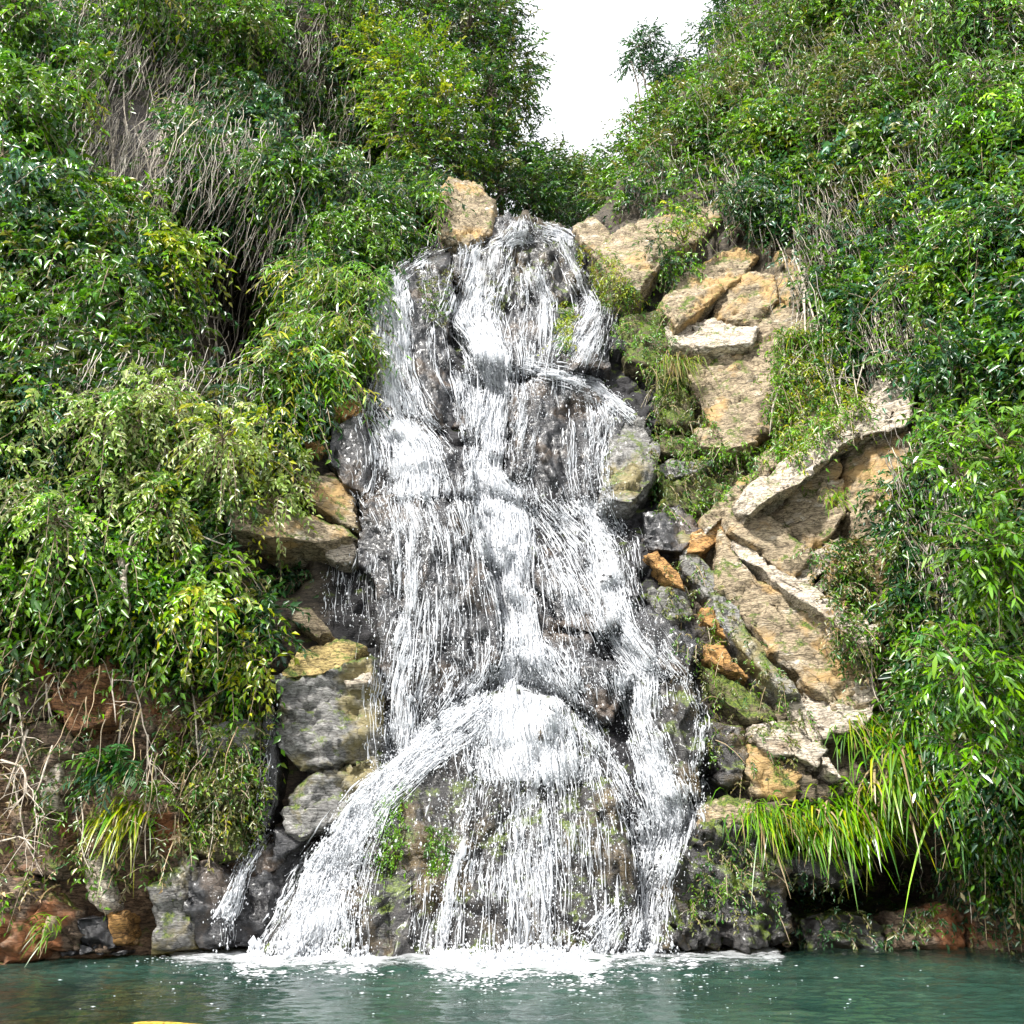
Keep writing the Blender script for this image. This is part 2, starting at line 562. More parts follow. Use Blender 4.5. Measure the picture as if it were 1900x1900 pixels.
gx = spaced(-27, -9, 8.5, 27, 0.085, 0.3)
gz = spaced(-2.2, -0.3, 17, 42, 0.085, 0.3)
GX, GZ = np.meshgrid(gx, gz)
GY = Ybase(GX, GZ)
base_pts = np.stack([GX, GY, GZ], -1).reshape(-1, 3)
bu, bv = project(base_pts)
# caves: the wall runs back into the hill
for hu, hv, su, sv, dp_ in [(440,560,92,115,7.0),(330,640,60,45,3.0),(645,370,34,40,4.0),(782,412,34,26,3.0),(1560,1650,95,50,3.5),(1700,1640,70,45,2.5),(505,1055,50,38,1.6)]:
    base_pts[:, 1] += dp_ * np.exp(-(((bu - hu) / su) ** 2 + ((bv - hv) / sv) ** 2) ** 1.6)
# stepped rock relief (stronger near the falls), lumps elsewhere
def cliff_relief(P, u, v):
    fall = np.exp(-(((u - 960) / 420.0) ** 4))
    a = fbm(P * np.array([0.35, 0.35, 0.45]), 4, 3)
    q = P + 0.35 * np.stack([fbm(P * 0.9, 3, 11), fbm(P * 0.9 + 31, 3, 12), fbm(P * 0.9 + 57, 3, 13)], -1)
    q = q @ np.array([[0.9, 0.1, 0.42], [-0.1, 1.0, 0.0], [-0.42, 0.0, 0.9]])
    blk = fracture(q * np.array([0.8, 0.6, 1.25]), 0.75, 5) * 0.42 + fracture(q * np.array([1.0, 0.6, 1.7]), 1.9, 9) * 0.20
    fine = fbm(P * np.array([3.6, 3.6, 4.4]), 3, 31, 0.6) * 0.10
    side = np.exp(-(((u - 1400) / 260.0) ** 4))
    diag = fracture((q @ np.array([[0.75, 0.0, 0.66], [0.0, 1.0, 0.0], [-0.66, 0.0, 0.75]])) * np.array([0.55, 0.4, 1.9]), 1.0, 61, 0.8, 0.6)
    return -(a * 0.6 + blk * (0.55 + 0.45 * np.maximum(fall, side)) + fine + 0.30 * side * (v > 400) * diag)
rel = cliff_relief(base_pts, bu, bv)
cliff_P = base_pts.copy()
cliff_P[:, 1] += rel
cliff_P[:, 2] += 0.12 * fbm(base_pts * 1.7, 3, 41)
cliff_P[:, 0] += 0.12 * fbm(base_pts * 1.7 + 9, 3, 43)
# base colours of the rock and soil itself
def bump2(u, v, cu, cv, su, sv):
    return np.exp(-((u - cu) / su) ** 2 - ((v - cv) / sv) ** 2)
cc = np.tile(np.array([0.075, 0.060, 0.042]), (len(cliff_P), 1))
def paint(w, c):
    global cc
    w = np.clip(w, 0, 1)[:, None]
    cc = cc * (1 - w) + np.array(c) * w
nz = fbm(base_pts * 0.6, 3, 51)
wet_w = sm(0.2, 0.6, np.exp(-(((bu - (955 + 0.00 * bv)) / (250 + 0.16 * np.clip(bv - 450, 0, 1400))) ** 4)) * (bv > 420) + 0.25 * nz)
paint(np.exp(-((bu - 180) / 330) ** 4 - ((bv - 1520) / 330) ** 4) * (0.85 + 0.5 * nz), (0.20, 0.125, 0.075))
paint(bump2(bu, bv, 80, 1270, 110, 80), (0.33, 0.12, 0.04))
paint(sm(0.25, 0.75, bump2(bu, bv, 1430, 1000, 260, 520) + 0.2 * nz), (0.25, 0.20, 0.13))
paint(sm(0.25, 0.75, bump2(bu, bv, 1780, 1700, 330, 110) + 0.2 * nz), (0.085, 0.060, 0.042))
paint(bump2(bu, bv, 240, 300, 90, 110), (0.22, 0.20, 0.20))
paint(wet_w, (0.022, 0.021, 0.024))
# leave the valley open above the lip
GAP = [(600,-900),(1500,-900),(1420,-150),(1330,60),(1215,250),(1120,372),(1075,415),(1000,398),(940,405),(880,395),(800,330),(730,200),(690,0)]
keep_v = ~inside(GAP, bu, bv)
ny_, nx_ = GX.shape
idx = np.arange(ny_ * nx_).reshape(ny_, nx_)
a, b, c, d = idx[:-1, :-1].ravel(), idx[:-1, 1:].ravel(), idx[1:, 1:].ravel(), idx[1:, :-1].ravel()
ok = keep_v[a] & keep_v[b] & keep_v[c] & keep_v[d]
cliff_F = np.concatenate([np.stack([a, b, c], -1)[ok], np.stack([a, c, d], -1)[ok]])
used = np.unique(cliff_F)
remap = np.full(len(cliff_P), -1)
remap[used] = np.arange(len(used))
cliff_V, cliff_F, cliff_C = cliff_P[used], remap[cliff_F], cc[used]
cliff = obj('cliff', make_mesh('cliff', cliff_V, cliff_F, cliff_C, smooth=False), M['cliff'], kind='structure')
cliff['label'] = 'steep rock and earth cliff on both sides of the waterfall'

# valley behind the lip, rising to both sides
vx = np.arange(-26, 30, 0.8)
vy = np.arange(25.6, 70, 0.8)
VX, VY = np.meshgrid(vx, vy)
xc = 1.3 + 0.05 * (VY - 25)
VZ = 19.6 + 0.13 * (VY - 25.6) + np.maximum(np.abs(VX - xc) - 2.0, 0) ** 1.15 * 0.75
VZ = VZ + 0.5 * fbm(np.stack([VX, VY, VX * 0], -1).reshape(-1, 3) * 0.4, 3, 5).reshape(VX.shape)
def valley_z(x, y):
    return 19.6 + 0.13 * (y - 25.6) + max(abs(x - 1.3 - 0.05 * (y - 25)) - 2.0, 0) ** 1.15 * 0.75
n0, n1 = VX.shape
idx = np.arange(n0 * n1).reshape(n0, n1)
a, b, c, d = idx[:-1, :-1].ravel(), idx[:-1, 1:].ravel(), idx[1:, 1:].ravel(), idx[1:, :-1].ravel()
vV = np.stack([VX, VY, VZ], -1).reshape(-1, 3)
vF = np.concatenate([np.stack([a, b, c], -1), np.stack([a, c, d], -1)])
vok = vV[:, 1] > Ybase(vV[:, 0], vV[:, 2]) + 1.5
vok |= np.abs(vV[:, 0] - 1.5) < 3.5
vF = vF[vok[vF].all(1)]
valley = obj('valley_floor', make_mesh('valley_floor', vV, vF, np.tile([0.05, 0.045, 0.03], (len(vV), 1)), True), M['cliff'], kind='structure')
print('terrain', round(time.time() - T0, 1))

bvh_cliff = BVHTree.FromPolygons(cliff_V.tolist(), cliff_F.tolist())
ORG = Vector((0, 0, CAM_H))
def cast1(bvh, u, v):
    d = ray(u, v)
    hit = bvh.ray_cast(ORG, Vector(d))
    return hit[0], hit[1]

def smooth_Y(u, v):
    """depth of the smooth cliff along a pixel's ray"""
    d = ray(u, v)
    Y = np.full(np.shape(u), 20.0)
    for _ in range(14):
        P = np.array([0, 0, CAM_H]) + d * (Y / d[..., 1])[..., None]
        Y = 0.5 * Y + 0.5 * Ybase(P[..., 0], P[..., 2])
    return Y

# ------------------------------------------------------------------ rocks
ROCK_VF = []      # for the second ray-cast tree
def rock(name, label, poly, mat, proud=0.35, thick=1.2, tilt=(0, 0), facet=0.10, strata=(0.35, 0.2, 1.0), samp=0.06, sfreq=4.0, cell=0.085, seed=None, group=None, Yfix=None, inset=0.08, rough=0.09):
    """a stone: outline on its own bedding plane, chamfered rim, broken facets, bedding layers, real thickness"""
    poly = np.array(poly, float)
    seed = seed if seed is not None else int(abs(poly[0, 0] * 7 + poly[0, 1] * 13)) % 9973
    cell = min(cell, 0.07)
    if mat in ('grey', 'mossy', 'brown'):
        rough = rough * 0.6
    if mat == 'wet':
        rough = rough * 0.75
    if mat in ('tan', 'pale', 'grey'):
        poly = poly.mean(0) + (poly - poly.mean(0)) * 1.09
    if mat in ('tan', 'pale', 'orange', 'ochre'):
        rough, facet = rough * 0.42, facet * 0.55
    rng = np.random.default_rng(seed)
    # break up the outline
    pts = []
    for i in range(len(poly)):
        p, q = poly[i], poly[(i + 1) % len(poly)]
        n = max(1, int(np.hypot(*(q - p)) // 38))
        for k in range(n):
            t = k / n
            e = (q - p)
            off = rng.normal(0, 0.05) * np.array([-e[1], e[0]]) if k else 0
            pts.append(p + e * t + off)
    pts = np.array(pts)
    u, v = pts[:, 0], pts[:, 1]
    Y = smooth_Y(u, v) if Yfix is None else np.full(len(u), float(Yfix))
    W = at(u, v, Y)
    c0 = W.mean(0)
    # plane Y = a + b (x-x0) + c (z-z0)
    A = np.stack([np.ones(len(W)), W[:, 0] - c0[0], W[:, 2] - c0[2]], 1)
    co = np.linalg.lstsq(A.T @ A + np.diag([0, 0.3, 0.3]), A.T @ W[:, 1], rcond=None)[0]
    co[1] = np.clip(co[1], -0.8, 0.8) + tilt[0]
    co[2] = np.clip(co[2], -0.2, 0.9) + tilt[1]
    d = ray(u, v)
    def on_plane(shift):
        # origin + t d with Y = co0 - shift + b (x-x0) + c (z-z0)
        k = d[:, 1] - co[1] * d[:, 0] - co[2] * d[:, 2]
        t = (co[0] - shift + co[1] * (0 - c0[0]) + co[2] * (CAM_H - c0[2])) / k
        return np.array([0, 0, CAM_H]) + d * t[:, None]
    rim = on_plane(proud * 0.75)
    cen = rim.mean(0)
    front = cen + (rim - cen) * (1 - inset) + np.array([0, -proud * 0.25, 0])
    front[:, 1] += rng.normal(0, facet, len(front))
    back = rim + np.array([0, thick, -0.1 * thick])
    bm = bmesh.new()
    vf = [bm.verts.new(p) for p in front]
    vr = [bm.verts.new(p) for p in rim]
    vb = [bm.verts.new(p) for p in back]
    n = len(pts)
    # inner ring and centre give the front broad facets
    mk = np.repeat(rng.uniform(-.4, 1.0, n // 2 + 1), 2)[:n]
    mid = [bm.verts.new(cen + (p - cen) * rng.uniform(.4, .62) + np.array([0, -proud * .25 - w * facet * 1.6, 0])) for p, w in zip(rim, mk)]
    cv = bm.verts.new(cen + np.array([0, -proud * .27 - facet * rng.uniform(0, 1), 0]))
    for i in range(n):
        j = (i + 1) % n
        bm.faces.new((vf[i], vf[j], vr[j], vr[i]))
        bm.faces.new((vr[i], vr[j], vb[j], vb[i]))
        bm.faces.new((vf[i], vf[j], mid[j], mid[i]))
        bm.faces.new((mid[i], mid[j], cv))
    bmesh.ops.recalc_face_normals(bm, faces=bm.faces[:])
    bmesh.ops.triangulate(bm, faces=bm.faces[:])
    for _ in range(5):
        lng = [e for e in bm.edges if e.calc_length() > cell * 1.6 and min(e.verts[0].co.y, e.verts[1].co.y) < cen[1] + 0.7 * thick]
        if not lng or len(bm.faces) > 26000:
            break
        bmesh.ops.subdivide_edges(bm, edges=lng, cuts=1)
        bmesh.ops.triangulate(bm, faces=[f for f in bm.faces if len(f.verts) > 3])
    bm.normal_update()
    V = np.array([p.co[:] for p in bm.verts])
    NR = np.array([p.normal[:] for p in bm.verts])
    s = nrm(np.array(strata, float))
    h = V @ s + 0.25 * fbm(V * 1.1, 3, seed + 5)
    k = h * sfreq
    lay = vnoise(np.stack([np.floor(k), np.floor(k) * 0 + seed, k * 0], -1) + 0.5, 7)
    ff = k - np.floor(k)
    Q = V + 0.12 * np.stack([vnoise(V * 2 + 5, 4), vnoise(V * 2 + 15, 5), vnoise(V * 2 + 25, 6)], -1)
    frac = fracture(Q * (1 + 0.9 * np.abs(s)), 1.15, seed, 0.9, 0.45) * 0.26 + fracture(Q * (1 + 1.2 * np.abs(s)), 3.0, seed + 40, 0.9, 0.4) * 0.10
    ext = rim.max(0) - rim.min(0)
    area = 0.5 * abs(np.dot(rim[:, 0], np.roll(rim[:, 2], 1)) - np.dot(rim[:, 2], np.roll(rim[:, 0], 1)))
    thin = float(np.clip(area / (max(ext[0], ext[2]) * 1.1), 0.12, 1.0))
    dis = frac * thin * (rough / 0.09) + samp * (lay - 1.2 * np.exp(-(ff / 0.22) ** 2)) + 0.25 * rough * fbm(V * 2.2 + seed, 4, seed, 0.55) + 0.03 * vnoise(V * 11, seed + 3)
    V = V + NR * (dis - frac * thin * (rough / 0.09))[:, None] + nrm(NR * 0.5 + np.array([0, -1.0, 0.25])) * (frac * thin * (rough / 0.09))[:, None]
    V = V + 0.02 * np.stack([vnoise(V * 1.5 + 3, 1), vnoise(V * 1.5 + 7, 2), vnoise(V * 1.5 + 11, 3)], -1)
    F = np.array([[p.index for p in f.verts] for f in bm.faces])
    bm.free()
    ROCK_VF.append((V, F))
    base = V[V[:, 2].argmin()]
    orig = np.array([cen[0], cen[1], V[:, 2].min()])
    o = obj(name, make_mesh(name, V - orig, F), M[mat])
    o.location = orig
    tag(o, label, 'rock', group, 'thing')
    return o

VERT = (1.0, 0.15, 0.15)
R = rock
# ---- wet stones under the falls
R('boulder', 'big dark wet boulder at the foot of the waterfall, water fanning over it', [(900,1292),(960,1262),(1040,1295),(1110,1385),(1165,1500),(1185,1640),(1175,1775),(1050,1785),(900,1790),(760,1792),(600,1788),(478,1785),(520,1690),(575,1590),(665,1462),(760,1382),(835,1325)], 'wetmoss', 1.0, 2.6, (0, 0.15), 0.12, VERT, 0.09, 2.2, 0.12, rough=0.05)
R('rock_ledge', 'broad dark wet rock face in the middle of the falls, left of the main stream', [(668,925),(760,918),(870,925),(900,1000),(925,1130),(935,1240),(870,1290),(740,1400),(705,1300),(700,1150),(668,1050)], 'wet', 0.75, 2.0, (0, -0.12), 0.16, VERT, 0.06, 2.6, 0.12)
R('rock_ledge', 'square dark block jutting out right of the main stream, halfway up the falls', [(940,712),(1010,697),(1090,722),(1170,775),(1150,860),(1130,935),(1010,935),(938,900)], 'wet', 0.7, 2.0, (0, -0.2), 0.18, VERT, 0.06, 3.0, 0.11)
R('boulder', 'rounded layered dark boulder at the right edge of the falls, halfway up', [(1125,785),(1180,778),(1215,830),(1205,900),(1170,942),(1115,930)], 'grey', 0.85, 1.5, (0.1, 0), 0.1, (0.2, 0.1, 1.0), 0.07, 6.0, 0.09)
R('rock_ledge', 'dark wet upright face under the upper left stream', [(690,530),(740,492),(835,472),(845,560),(830,640),(870,700),(860,790),(760,800),(690,765),(680,640)], 'wet', 0.45, 1.6, (0, -0.1), 0.15, VERT, 0.06, 3.0, 0.11)
R('rock_ledge', 'dark rock crest under the lip of the waterfall', [(840,472),(900,452),(1000,442),(1060,462),(1085,520),(1050,560),(960,580),(880,562),(842,522)], 'wetmoss', 0.5, 1.8, (0, 0), 0.2, VERT, 0.07, 2.6, 0.11)
R('rock_ledge', 'wet grey ledge below the crest, above the square block', [(830,575),(940,572),(1050,572),(1120,582),(1135,680),(1050,692),(950,692),(880,665)], 'wet', 0.6, 1.6, (0, 0.2), 0.16, VERT, 0.06, 2.6, 0.11)
R('rock_ledge', 'sloping brown slab splashed white on the left side of the falls', [(668,772),(790,778),(868,850),(880,915),(770,922),(678,925)], 'wet', 0.3, 1.5, (0, 0.25), 0.06, (0.3, 0.2, 1), 0.05, 3.0, 0.11)
R('rock_ledge', 'pinkish brown sloping ledge right of the main stream under the square block', [(982,940),(1080,937),(1170,1002),(1190,1100),(1120,1180),(1040,1160),(985,1060)], 'wet', 0.25, 1.5, (0, 0.25), 0.08, (0.6, 0.2, 0.8), 0.06, 3.0, 0.11)
R('rock_ledge', 'broken wet ledge just above the crown of the foot boulder', [(940,1050),(1040,1172),(1110,1190),(1185,1262),(1130,1335),(1060,1300),(1000,1245),(940,1205)], 'wet', 0.4, 1.5, (0, 0.1), 0.14, VERT, 0.06, 3.0, 0.11)
R('boulder', 'dark wet boulder under the lower right stream', [(1180,1252),(1270,1256),(1305,1330),(1305,1480),(1240,1500),(1200,1400),(1172,1320)], 'wetmoss', 0.75, 1.6, (0, 0), 0.14, VERT, 0.06, 3.0, 0.1)
R('boulder', 'round wet grey stone at the right rim of the lower falls', [(1150,1135),(1200,1122),(1240,1152),(1290,1205),(1280,1258),(1200,1240),(1160,1190)], 'wet', 0.6, 1.4, (0.1, 0.1), 0.08, VERT, 0.04, 3.0, 0.1)
R('boulder', 'pointed dark boulder standing on the lip of the waterfall', [(903,412),(935,395),(962,420),(958,455),(900,462)], 'wet', 0.5, 1.2, (0, 0), 0.08, (0.2, 0.1, 1), 0.05, 4.0, 0.1)
R('boulder', 'dark grey upright boulder at the left edge of the falls below the hanging ferns', [(615,785),(670,767),(692,850),(682,925),(640,912),(608,860)], 'wet', 0.7, 1.5, (-0.2, 0), 0.08, VERT, 0.04, 4.0, 0.1)
R('boulder', 'black layered boulder at the waterline right of the waterfall foot', [(1235,1600),(1290,1535),(1345,1490),(1420,1545),(1452,1610),(1465,1742),(1380,1770),(1220,1758),(1228,1660)], 'wetmoss', 1.0, 2.0, (0.1, 0.2), 0.18, (0.45, 0.1, 0.9), 0.12, 4.0, 0.1)
R('boulder', 'dark wet shoulder of rock at the waterline left of the waterfall foot', [(455,1605),(520,1535),(590,1530),(545,1620),(490,1755),(400,1755),(420,1680)], 'wet', 0.5, 1.6, (-0.2, 0.2), 0.14, (0.6, 0.1, 0.6), 0.07, 3.0, 0.1)
# ---- left bank
R('rock_slab', 'flat pinkish tan slab jutting from the left bushes toward the falls', [(425,948),(500,930),(560,958),(640,983),(655,1000),(590,1012),(500,1002),(430,985)], 'tan', 0.8, 1.6, (0, 0.35), 0.05, (0.2, 0.2, 1), 0.05, 5.0, 0.1, inset=0.06)
R('rock_slab', 'grey and tan slab edge above the pinkish slab', [(558,892),(620,880),(655,930),(665,985),(640,975),(590,942)], 'tan', 0.5, 1.2, (0, 0.2), 0.06, (0.5, 0.2, 1), 0.06, 5.0, 0.09)
R('stone', 'round lichen-grey stone beneath the pinkish slab', [(605,1012),(655,1006),(664,1030),(655,1045),(625,1047),(608,1035)], 'pale', 0.5, 0.9, (0, 0), 0.03, samp=0.02, rough=0.04)
R('rock_slab', 'striped tan ledge under the hanging ferns', [(605,745),(665,740),(672,765),(640,785),(600,780)], 'orange', 0.5, 1.0, (0, 0), 0.05, (0.2, 0.1, 1), 0.06, 7.0, 0.08)
R('stone', 'small reddish stone under the tips of the hanging ferns', [(562,822),(595,820),(608,842),(590,850),(565,842)], 'orange', 0.4, 0.8)
R('stone', 'small tan wedge of stone left of the lower falls', [(545,1132),(575,1130),(612,1175),(592,1187),(550,1162)], 'tan', 0.4, 0.9)
R('rock_slab', 'ochre yellow flat slab on top of the grey block left of the falls', [(520,1250),(560,1212),(640,1186),(682,1200),(650,1236),(590,1256),(525,1263)], 'ochre', 0.75, 1.5, (0, 0.5), 0.05, (0.2, 0.1, 1), 0.04, 5.0, 0.09, inset=0.06)
R('boulder', 'large grey cracked block left of the falls below the ochre slab', [(520,1268),(600,1258),(690,1228),(702,1300),(702,1400),(620,1422),(560,1422),(525,1382)], 'grey', 0.8, 1.8, (-0.1, 0), 0.13, (0.3, 0.1, 1), 0.07, 4.0, 0.09)
R('stone', 'small pale stone wedged beside the grey cracked block', [(640,1266),(690,1250),(698,1275),(650,1282)], 'pale', 1.0, 0.9)
R('boulder', 'slanting grey and ochre rock under the cracked block, beside the white chute', [(535,1482),(600,1442),(700,1402),(704,1450),(620,1530),(560,1560),(530,1535)], 'grey', 0.75, 1.5, (-0.2, 0.1), 0.1, (0.5, 0.1, 0.8), 0.06, 4.0, 0.09)
R('rock_slab', 'tall narrow black shining wet slab on the left bank', [(500,1292),(515,1330),(520,1420),(515,1490),(500,1542),(465,1547),(475,1440),(490,1350)], 'black', 0.5, 1.0, (-0.3, 0), 0.05, VERT, 0.03, 4.0, 0.08)
R('boulder', 'grey rock with an ochre patch left of the black slab', [(360,1352),(440,1337),(482,1342),(476,1402),(430,1422),(370,1402)], 'grey', 0.55, 1.2, (0, 0), 0.1, (0.3, 0.1, 1), 0.07, 4.0, 0.09)
R('boulder', 'mossy dark rock below the grey ochre-patched rock', [(360,1425),(470,1412),(468,1480),(440,1522),(365,1502)], 'mossy', 0.55, 1.2, (0, 0), 0.1, (0.3, 0.1, 1), 0.06, 4.0, 0.09)
R('boulder', 'dark mossy rock beside the thin side trickle', [(345,1525),(450,1532),(462,1590),(400,1605),(345,1585)], 'mossy', 0.5, 1.2, (0, 0), 0.1, (0.3, 0.1, 1), 0.06, 4.0, 0.09)
R('boulder', 'smooth grey-green boulder at the left waterline', [(280,1642),(335,1602),(362,1596),(372,1660),(368,1752),(285,1760)], 'grey', 0.7, 1.4, (0, 0), 0.08, (0.3, 0.1, 1), 0.04, 3.0, 0.1)
R('boulder', 'bluish grey boulder between the grey-green boulder and the side trickle', [(345,1605),(400,1592),(442,1642),(425,1752),(372,1756)], 'wet', 0.85, 1.4, (0, 0), 0.1, (0.4, 0.1, 0.9), 0.05, 3.0, 0.1)
R('stone', 'long pale tan stone leaning on the left bank under the drooping grass', [(160,1600),(188,1590),(212,1680),(202,1697),(170,1672)], 'pale', 0.5, 0.9, (0, 0), 0.03, VERT, 0.02)
R('stone', 'purplish stone at the left waterline', [(148,1702),(200,1702),(212,1757),(150,1762)], 'wet', 0.5, 0.9)
R('stone', 'rusty orange stone at the left waterline beside the purplish stone', [(207,1697),(235,1690),(243,1752),(210,1758)], 'orange', 0.45, 0.9)
R('boulder', 'brown earthy boulder in the lower left corner of the bank', [(-30,1622),(90,1642),(150,1702),(140,1768),(-30,1790)], 'brown', 0.6, 1.6, (0, 0.1), 0.14, (0.3, 0.1, 1), 0.07, 4.0, 0.1)
R('stone', 'upright pale tan stone in the brown left bank', [(70,1422),(100,1390),(122,1402),(112,1500),(82,1502)], 'pale', 0.45, 0.9, (0, 0), 0.04, VERT, 0.02)
R('boulder', 'brown rock in the left bank above the corner boulder', [(20,1505),(110,1510),(140,1560),(120,1630),(30,1615)], 'brown', 0.4, 1.2, (0, 0), 0.12, (0.3, 0.1, 1), 0.06, 4.0, 0.1)
R('boulder', 'brown rock face in the left bank below the rusty red rock', [(10,1345),(110,1335),(160,1380),(140,1480),(60,1490),(5,1440)], 'brown', 0.4, 1.3, (0, 0), 0.14, (0.3, 0.1, 1), 0.06, 4.0)
R('boulder', 'rusty brown rock in the left bank left of the dark green fern', [(115,1235),(200,1225),(240,1290),(220,1350),(150,1370),(110,1310)], 'rust', 0.4, 1.3, (0, 0), 0.14, VERT, 0.06, 4.0)
R('boulder', 'brown rock in the left bank above the dark green fern', [(235,1250),(330,1270),(350,1350),(290,1390),(230,1350)], 'brown', 0.35, 1.3, (0, 0), 0.14, VERT, 0.06, 4.0)
R('boulder', 'brown rock right of the hanging yellow-green tuft on the left bank', [(285,1510),(345,1505),(350,1590),(310,1640),(275,1610)], 'brown', 0.4, 1.2, (0, 0), 0.12, (0.3, 0.1, 1), 0.06, 4.0)
R('boulder', 'rusty red earth-stained rock at the left edge of the photo', [(-20,1225),(70,1215),(110,1270),(90,1330),(-20,1340)], 'brown', 0.35, 1.2, (0, 0), 0.12, (0.3, 0.1, 1), 0.06, 4.0, 0.1)
# ---- top of the falls
R('boulder', 'tan boulder above the lip, at the foot of the trees', [(815,362),(838,340),(890,346),(916,385),(908,430),(862,462),(820,440),(808,400)], 'tan', 0.9, 1.8, (0, 0), 0.12, (0.7, 0.1, 0.5), 0.09, 4.0, 0.1)
R('rock_slab', 'long tan slab sloping up to the right from the lip', [(1110,470),(1150,432),(1240,402),(1322,385),(1332,410),(1290,450),(1240,472),(1190,532),(1150,522)], 'tan', 0.7, 1.8, (0, 0.2), 0.1, (0.4, 0.2, 1), 0.06, 4.5, 0.1)
R('stone', 'tan stone at the right end of the lip', [(1065,422),(1100,407),(1130,432),(1142,460),(1110,476),(1080,452)], 'tan', 0.5, 1.2, (0, 0), 0.08)
# ---- right bank
R('rock_slab', 'slanting tan slab below the long top slab', [(1230,562),(1290,502),(1360,462),(1402,482),(1370,522),(1300,572),(1260,600)], 'tan', 0.55, 1.5, (0, 0.3), 0.1, (-0.5, 0.2, 1), 0.06, 5.0, 0.1)
R('boulder', 'rounded tan block beneath the right bushes near the top slabs', [(1330,542),(1380,502),(1430,512),(1442,562),(1400,602),(1330,592)], 'tan', 0.6, 1.4, (0, 0), 0.1, (-0.4, 0.2, 1), 0.05, 5.0, 0.1)
R('rock_slab', 'pale flat ledge crossing right of the falls under the slanting slabs', [(1240,612),(1320,600),(1402,610),(1392,640),(1300,652),(1250,642)], 'pale', 0.65, 1.4, (0, 0.4), 0.05, (0.1, 0.1, 1), 0.05, 6.0, 0.1, inset=0.07)
R('boulder', 'largest tan rock face right of the upper falls', [(1272,655),(1380,633),(1442,642),(1452,700),(1442,790),(1380,822),(1320,792),(1290,722)], 'tan', 0.6, 1.8, (0, 0), 0.16, (-0.5, 0.2, 0.8), 0.06, 3.0, 0.1)
R('boulder', 'tan rock face behind the green fringe, right of the largest tan face', [(1455,660),(1530,650),(1545,720),(1500,790),(1450,800)], 'tan', 0.4, 1.4, (0, 0), 0.12, (-0.5, 0.2, 0.8), 0.06, 3.0, 0.1)
R('stone', 'small tan ledge under the largest tan face', [(1290,802),(1370,802),(1402,822),(1350,842),(1300,832)], 'tan', 0.6, 1.1, (0, 0.3), 0.05)
R('stone', 'leaf-shaped grey stone right of the layered boulder', [(1213,872),(1240,856),(1322,860),(1290,882),(1240,892)], 'grey', 0.6, 1.0, (0, 0.2), 0.04)
R('boulder', 'mossy upright rock with hanging grass, left of the largest tan face', [(1220,692),(1250,642),(1272,702),(1290,792),(1240,802),(1213,762)], 'mossy', 0.45, 1.2, (0, 0), 0.1, VERT, 0.05, 4.0, 0.1)
R('boulder', 'round green mossy boulder at the right edge of the upper falls', [(1150,592),(1220,582),(1245,640),(1220,692),(1160,682)], 'mossy', 0.55, 1.2, (0, 0), 0.1, (0.3, 0.1, 1), 0.04, 4.0, 0.1)
R('boulder', 'mossy rock wedge below the leaf-shaped grey stone', [(1220,897),(1300,880),(1345,905),(1300,955),(1235,945)], 'mossy', 0.45, 1.2, (0, 0), 0.1)
R('boulder', 'mossy lump between the layered boulder and the largest tan face', [(1222,810),(1285,806),(1300,842),(1260,856),(1222,852)], 'mossy', 0.5, 1.0)
R('boulder', 'dark wet lumpy rock right of the falls below the layered boulder', [(1190,952),(1260,942),(1305,992),(1260,1032),(1195,1022)], 'wet', 0.5, 1.2, (0, 0), 0.1, (0.3, 0.1, 1), 0.07, 6.0, 0.09)
R('rock_slab', 'long pale slab rising diagonally to the right out of the wedge of rocks', [(1372,932),(1450,862),(1540,782),(1660,708),(1695,720),(1682,792),(1560,832),(1480,902),(1400,948)], 'pale', 0.95, 2.0, (0.1, 0.3), 0.08, (0.55, 0.1, -0.8), 0.07, 4.5, 0.1)
R('rock_slab', 'tan block with a grass tuft under the long pale diagonal slab', [(1402,948),(1482,902),(1552,862),(1565,940),(1542,992),(1500,1024),(1440,982)], 'tan', 0.6, 1.6, (0, 0), 0.1, (0.5, 0.1, -0.8), 0.05, 4.0, 0.1)
R('rock_slab', 'tan upper half of the big split wedge right of the falls', [(1342,948),(1378,936),(1450,987),(1502,1034),(1482,1062),(1462,1082),(1400,1022),(1350,992)], 'tan', 1.0, 1.6, (0, 0), 0.06, (0.6, 0.1, 0.8), 0.04, 4.0, 0.1)
R('rock_slab', 'pale narrow band of stone running down across the big split wedge', [(1355,1006),(1400,1032),(1480,1082),(1550,1132),(1605,1192),(1592,1204),(1520,1144),(1440,1094),(1370,1044)], 'pale', 1.15, 1.4, (0, 0.3), 0.03, (0.6, 0.1, 0.8), 0.03, 4.0, 0.09, inset=0.05)
R('rock_slab', 'largest smooth tan face of the split wedge, right of the lower falls', [(1342,1000),(1370,1048),(1440,1098),(1520,1148),(1582,1204),(1612,1300),(1540,1322),(1470,1242),(1400,1172),(1338,1100)], 'tan', 0.75, 1.8, (0, -0.1), 0.1, (0.7, 0.1, 0.7), 0.04, 3.0, 0.1)
R('stone', 'topmost of the pale step stones right of the split wedge', [(1468,1082),(1500,1032),(1560,1000),(1567,1030),(1512,1072),(1490,1092)], 'pale', 0.7, 1.0, (0, 0.2), 0.04)
R('stone', 'second pale step stone from the top, right of the split wedge', [(1502,1092),(1560,1042),(1567,1062),(1522,1104)], 'pale', 0.7, 1.0, (0, 0.2), 0.04)
R('stone', 'third pale step stone from the top, right of the split wedge', [(1532,1114),(1577,1082),(1582,1098),(1547,1128)], 'pale', 0.7, 1.0, (0, 0.2), 0.04)
R('stone', 'whitish cube of stone below the pale step stones', [(1568,1150),(1602,1140),(1607,1190),(1580,1192)], 'pale', 0.65, 1.0)
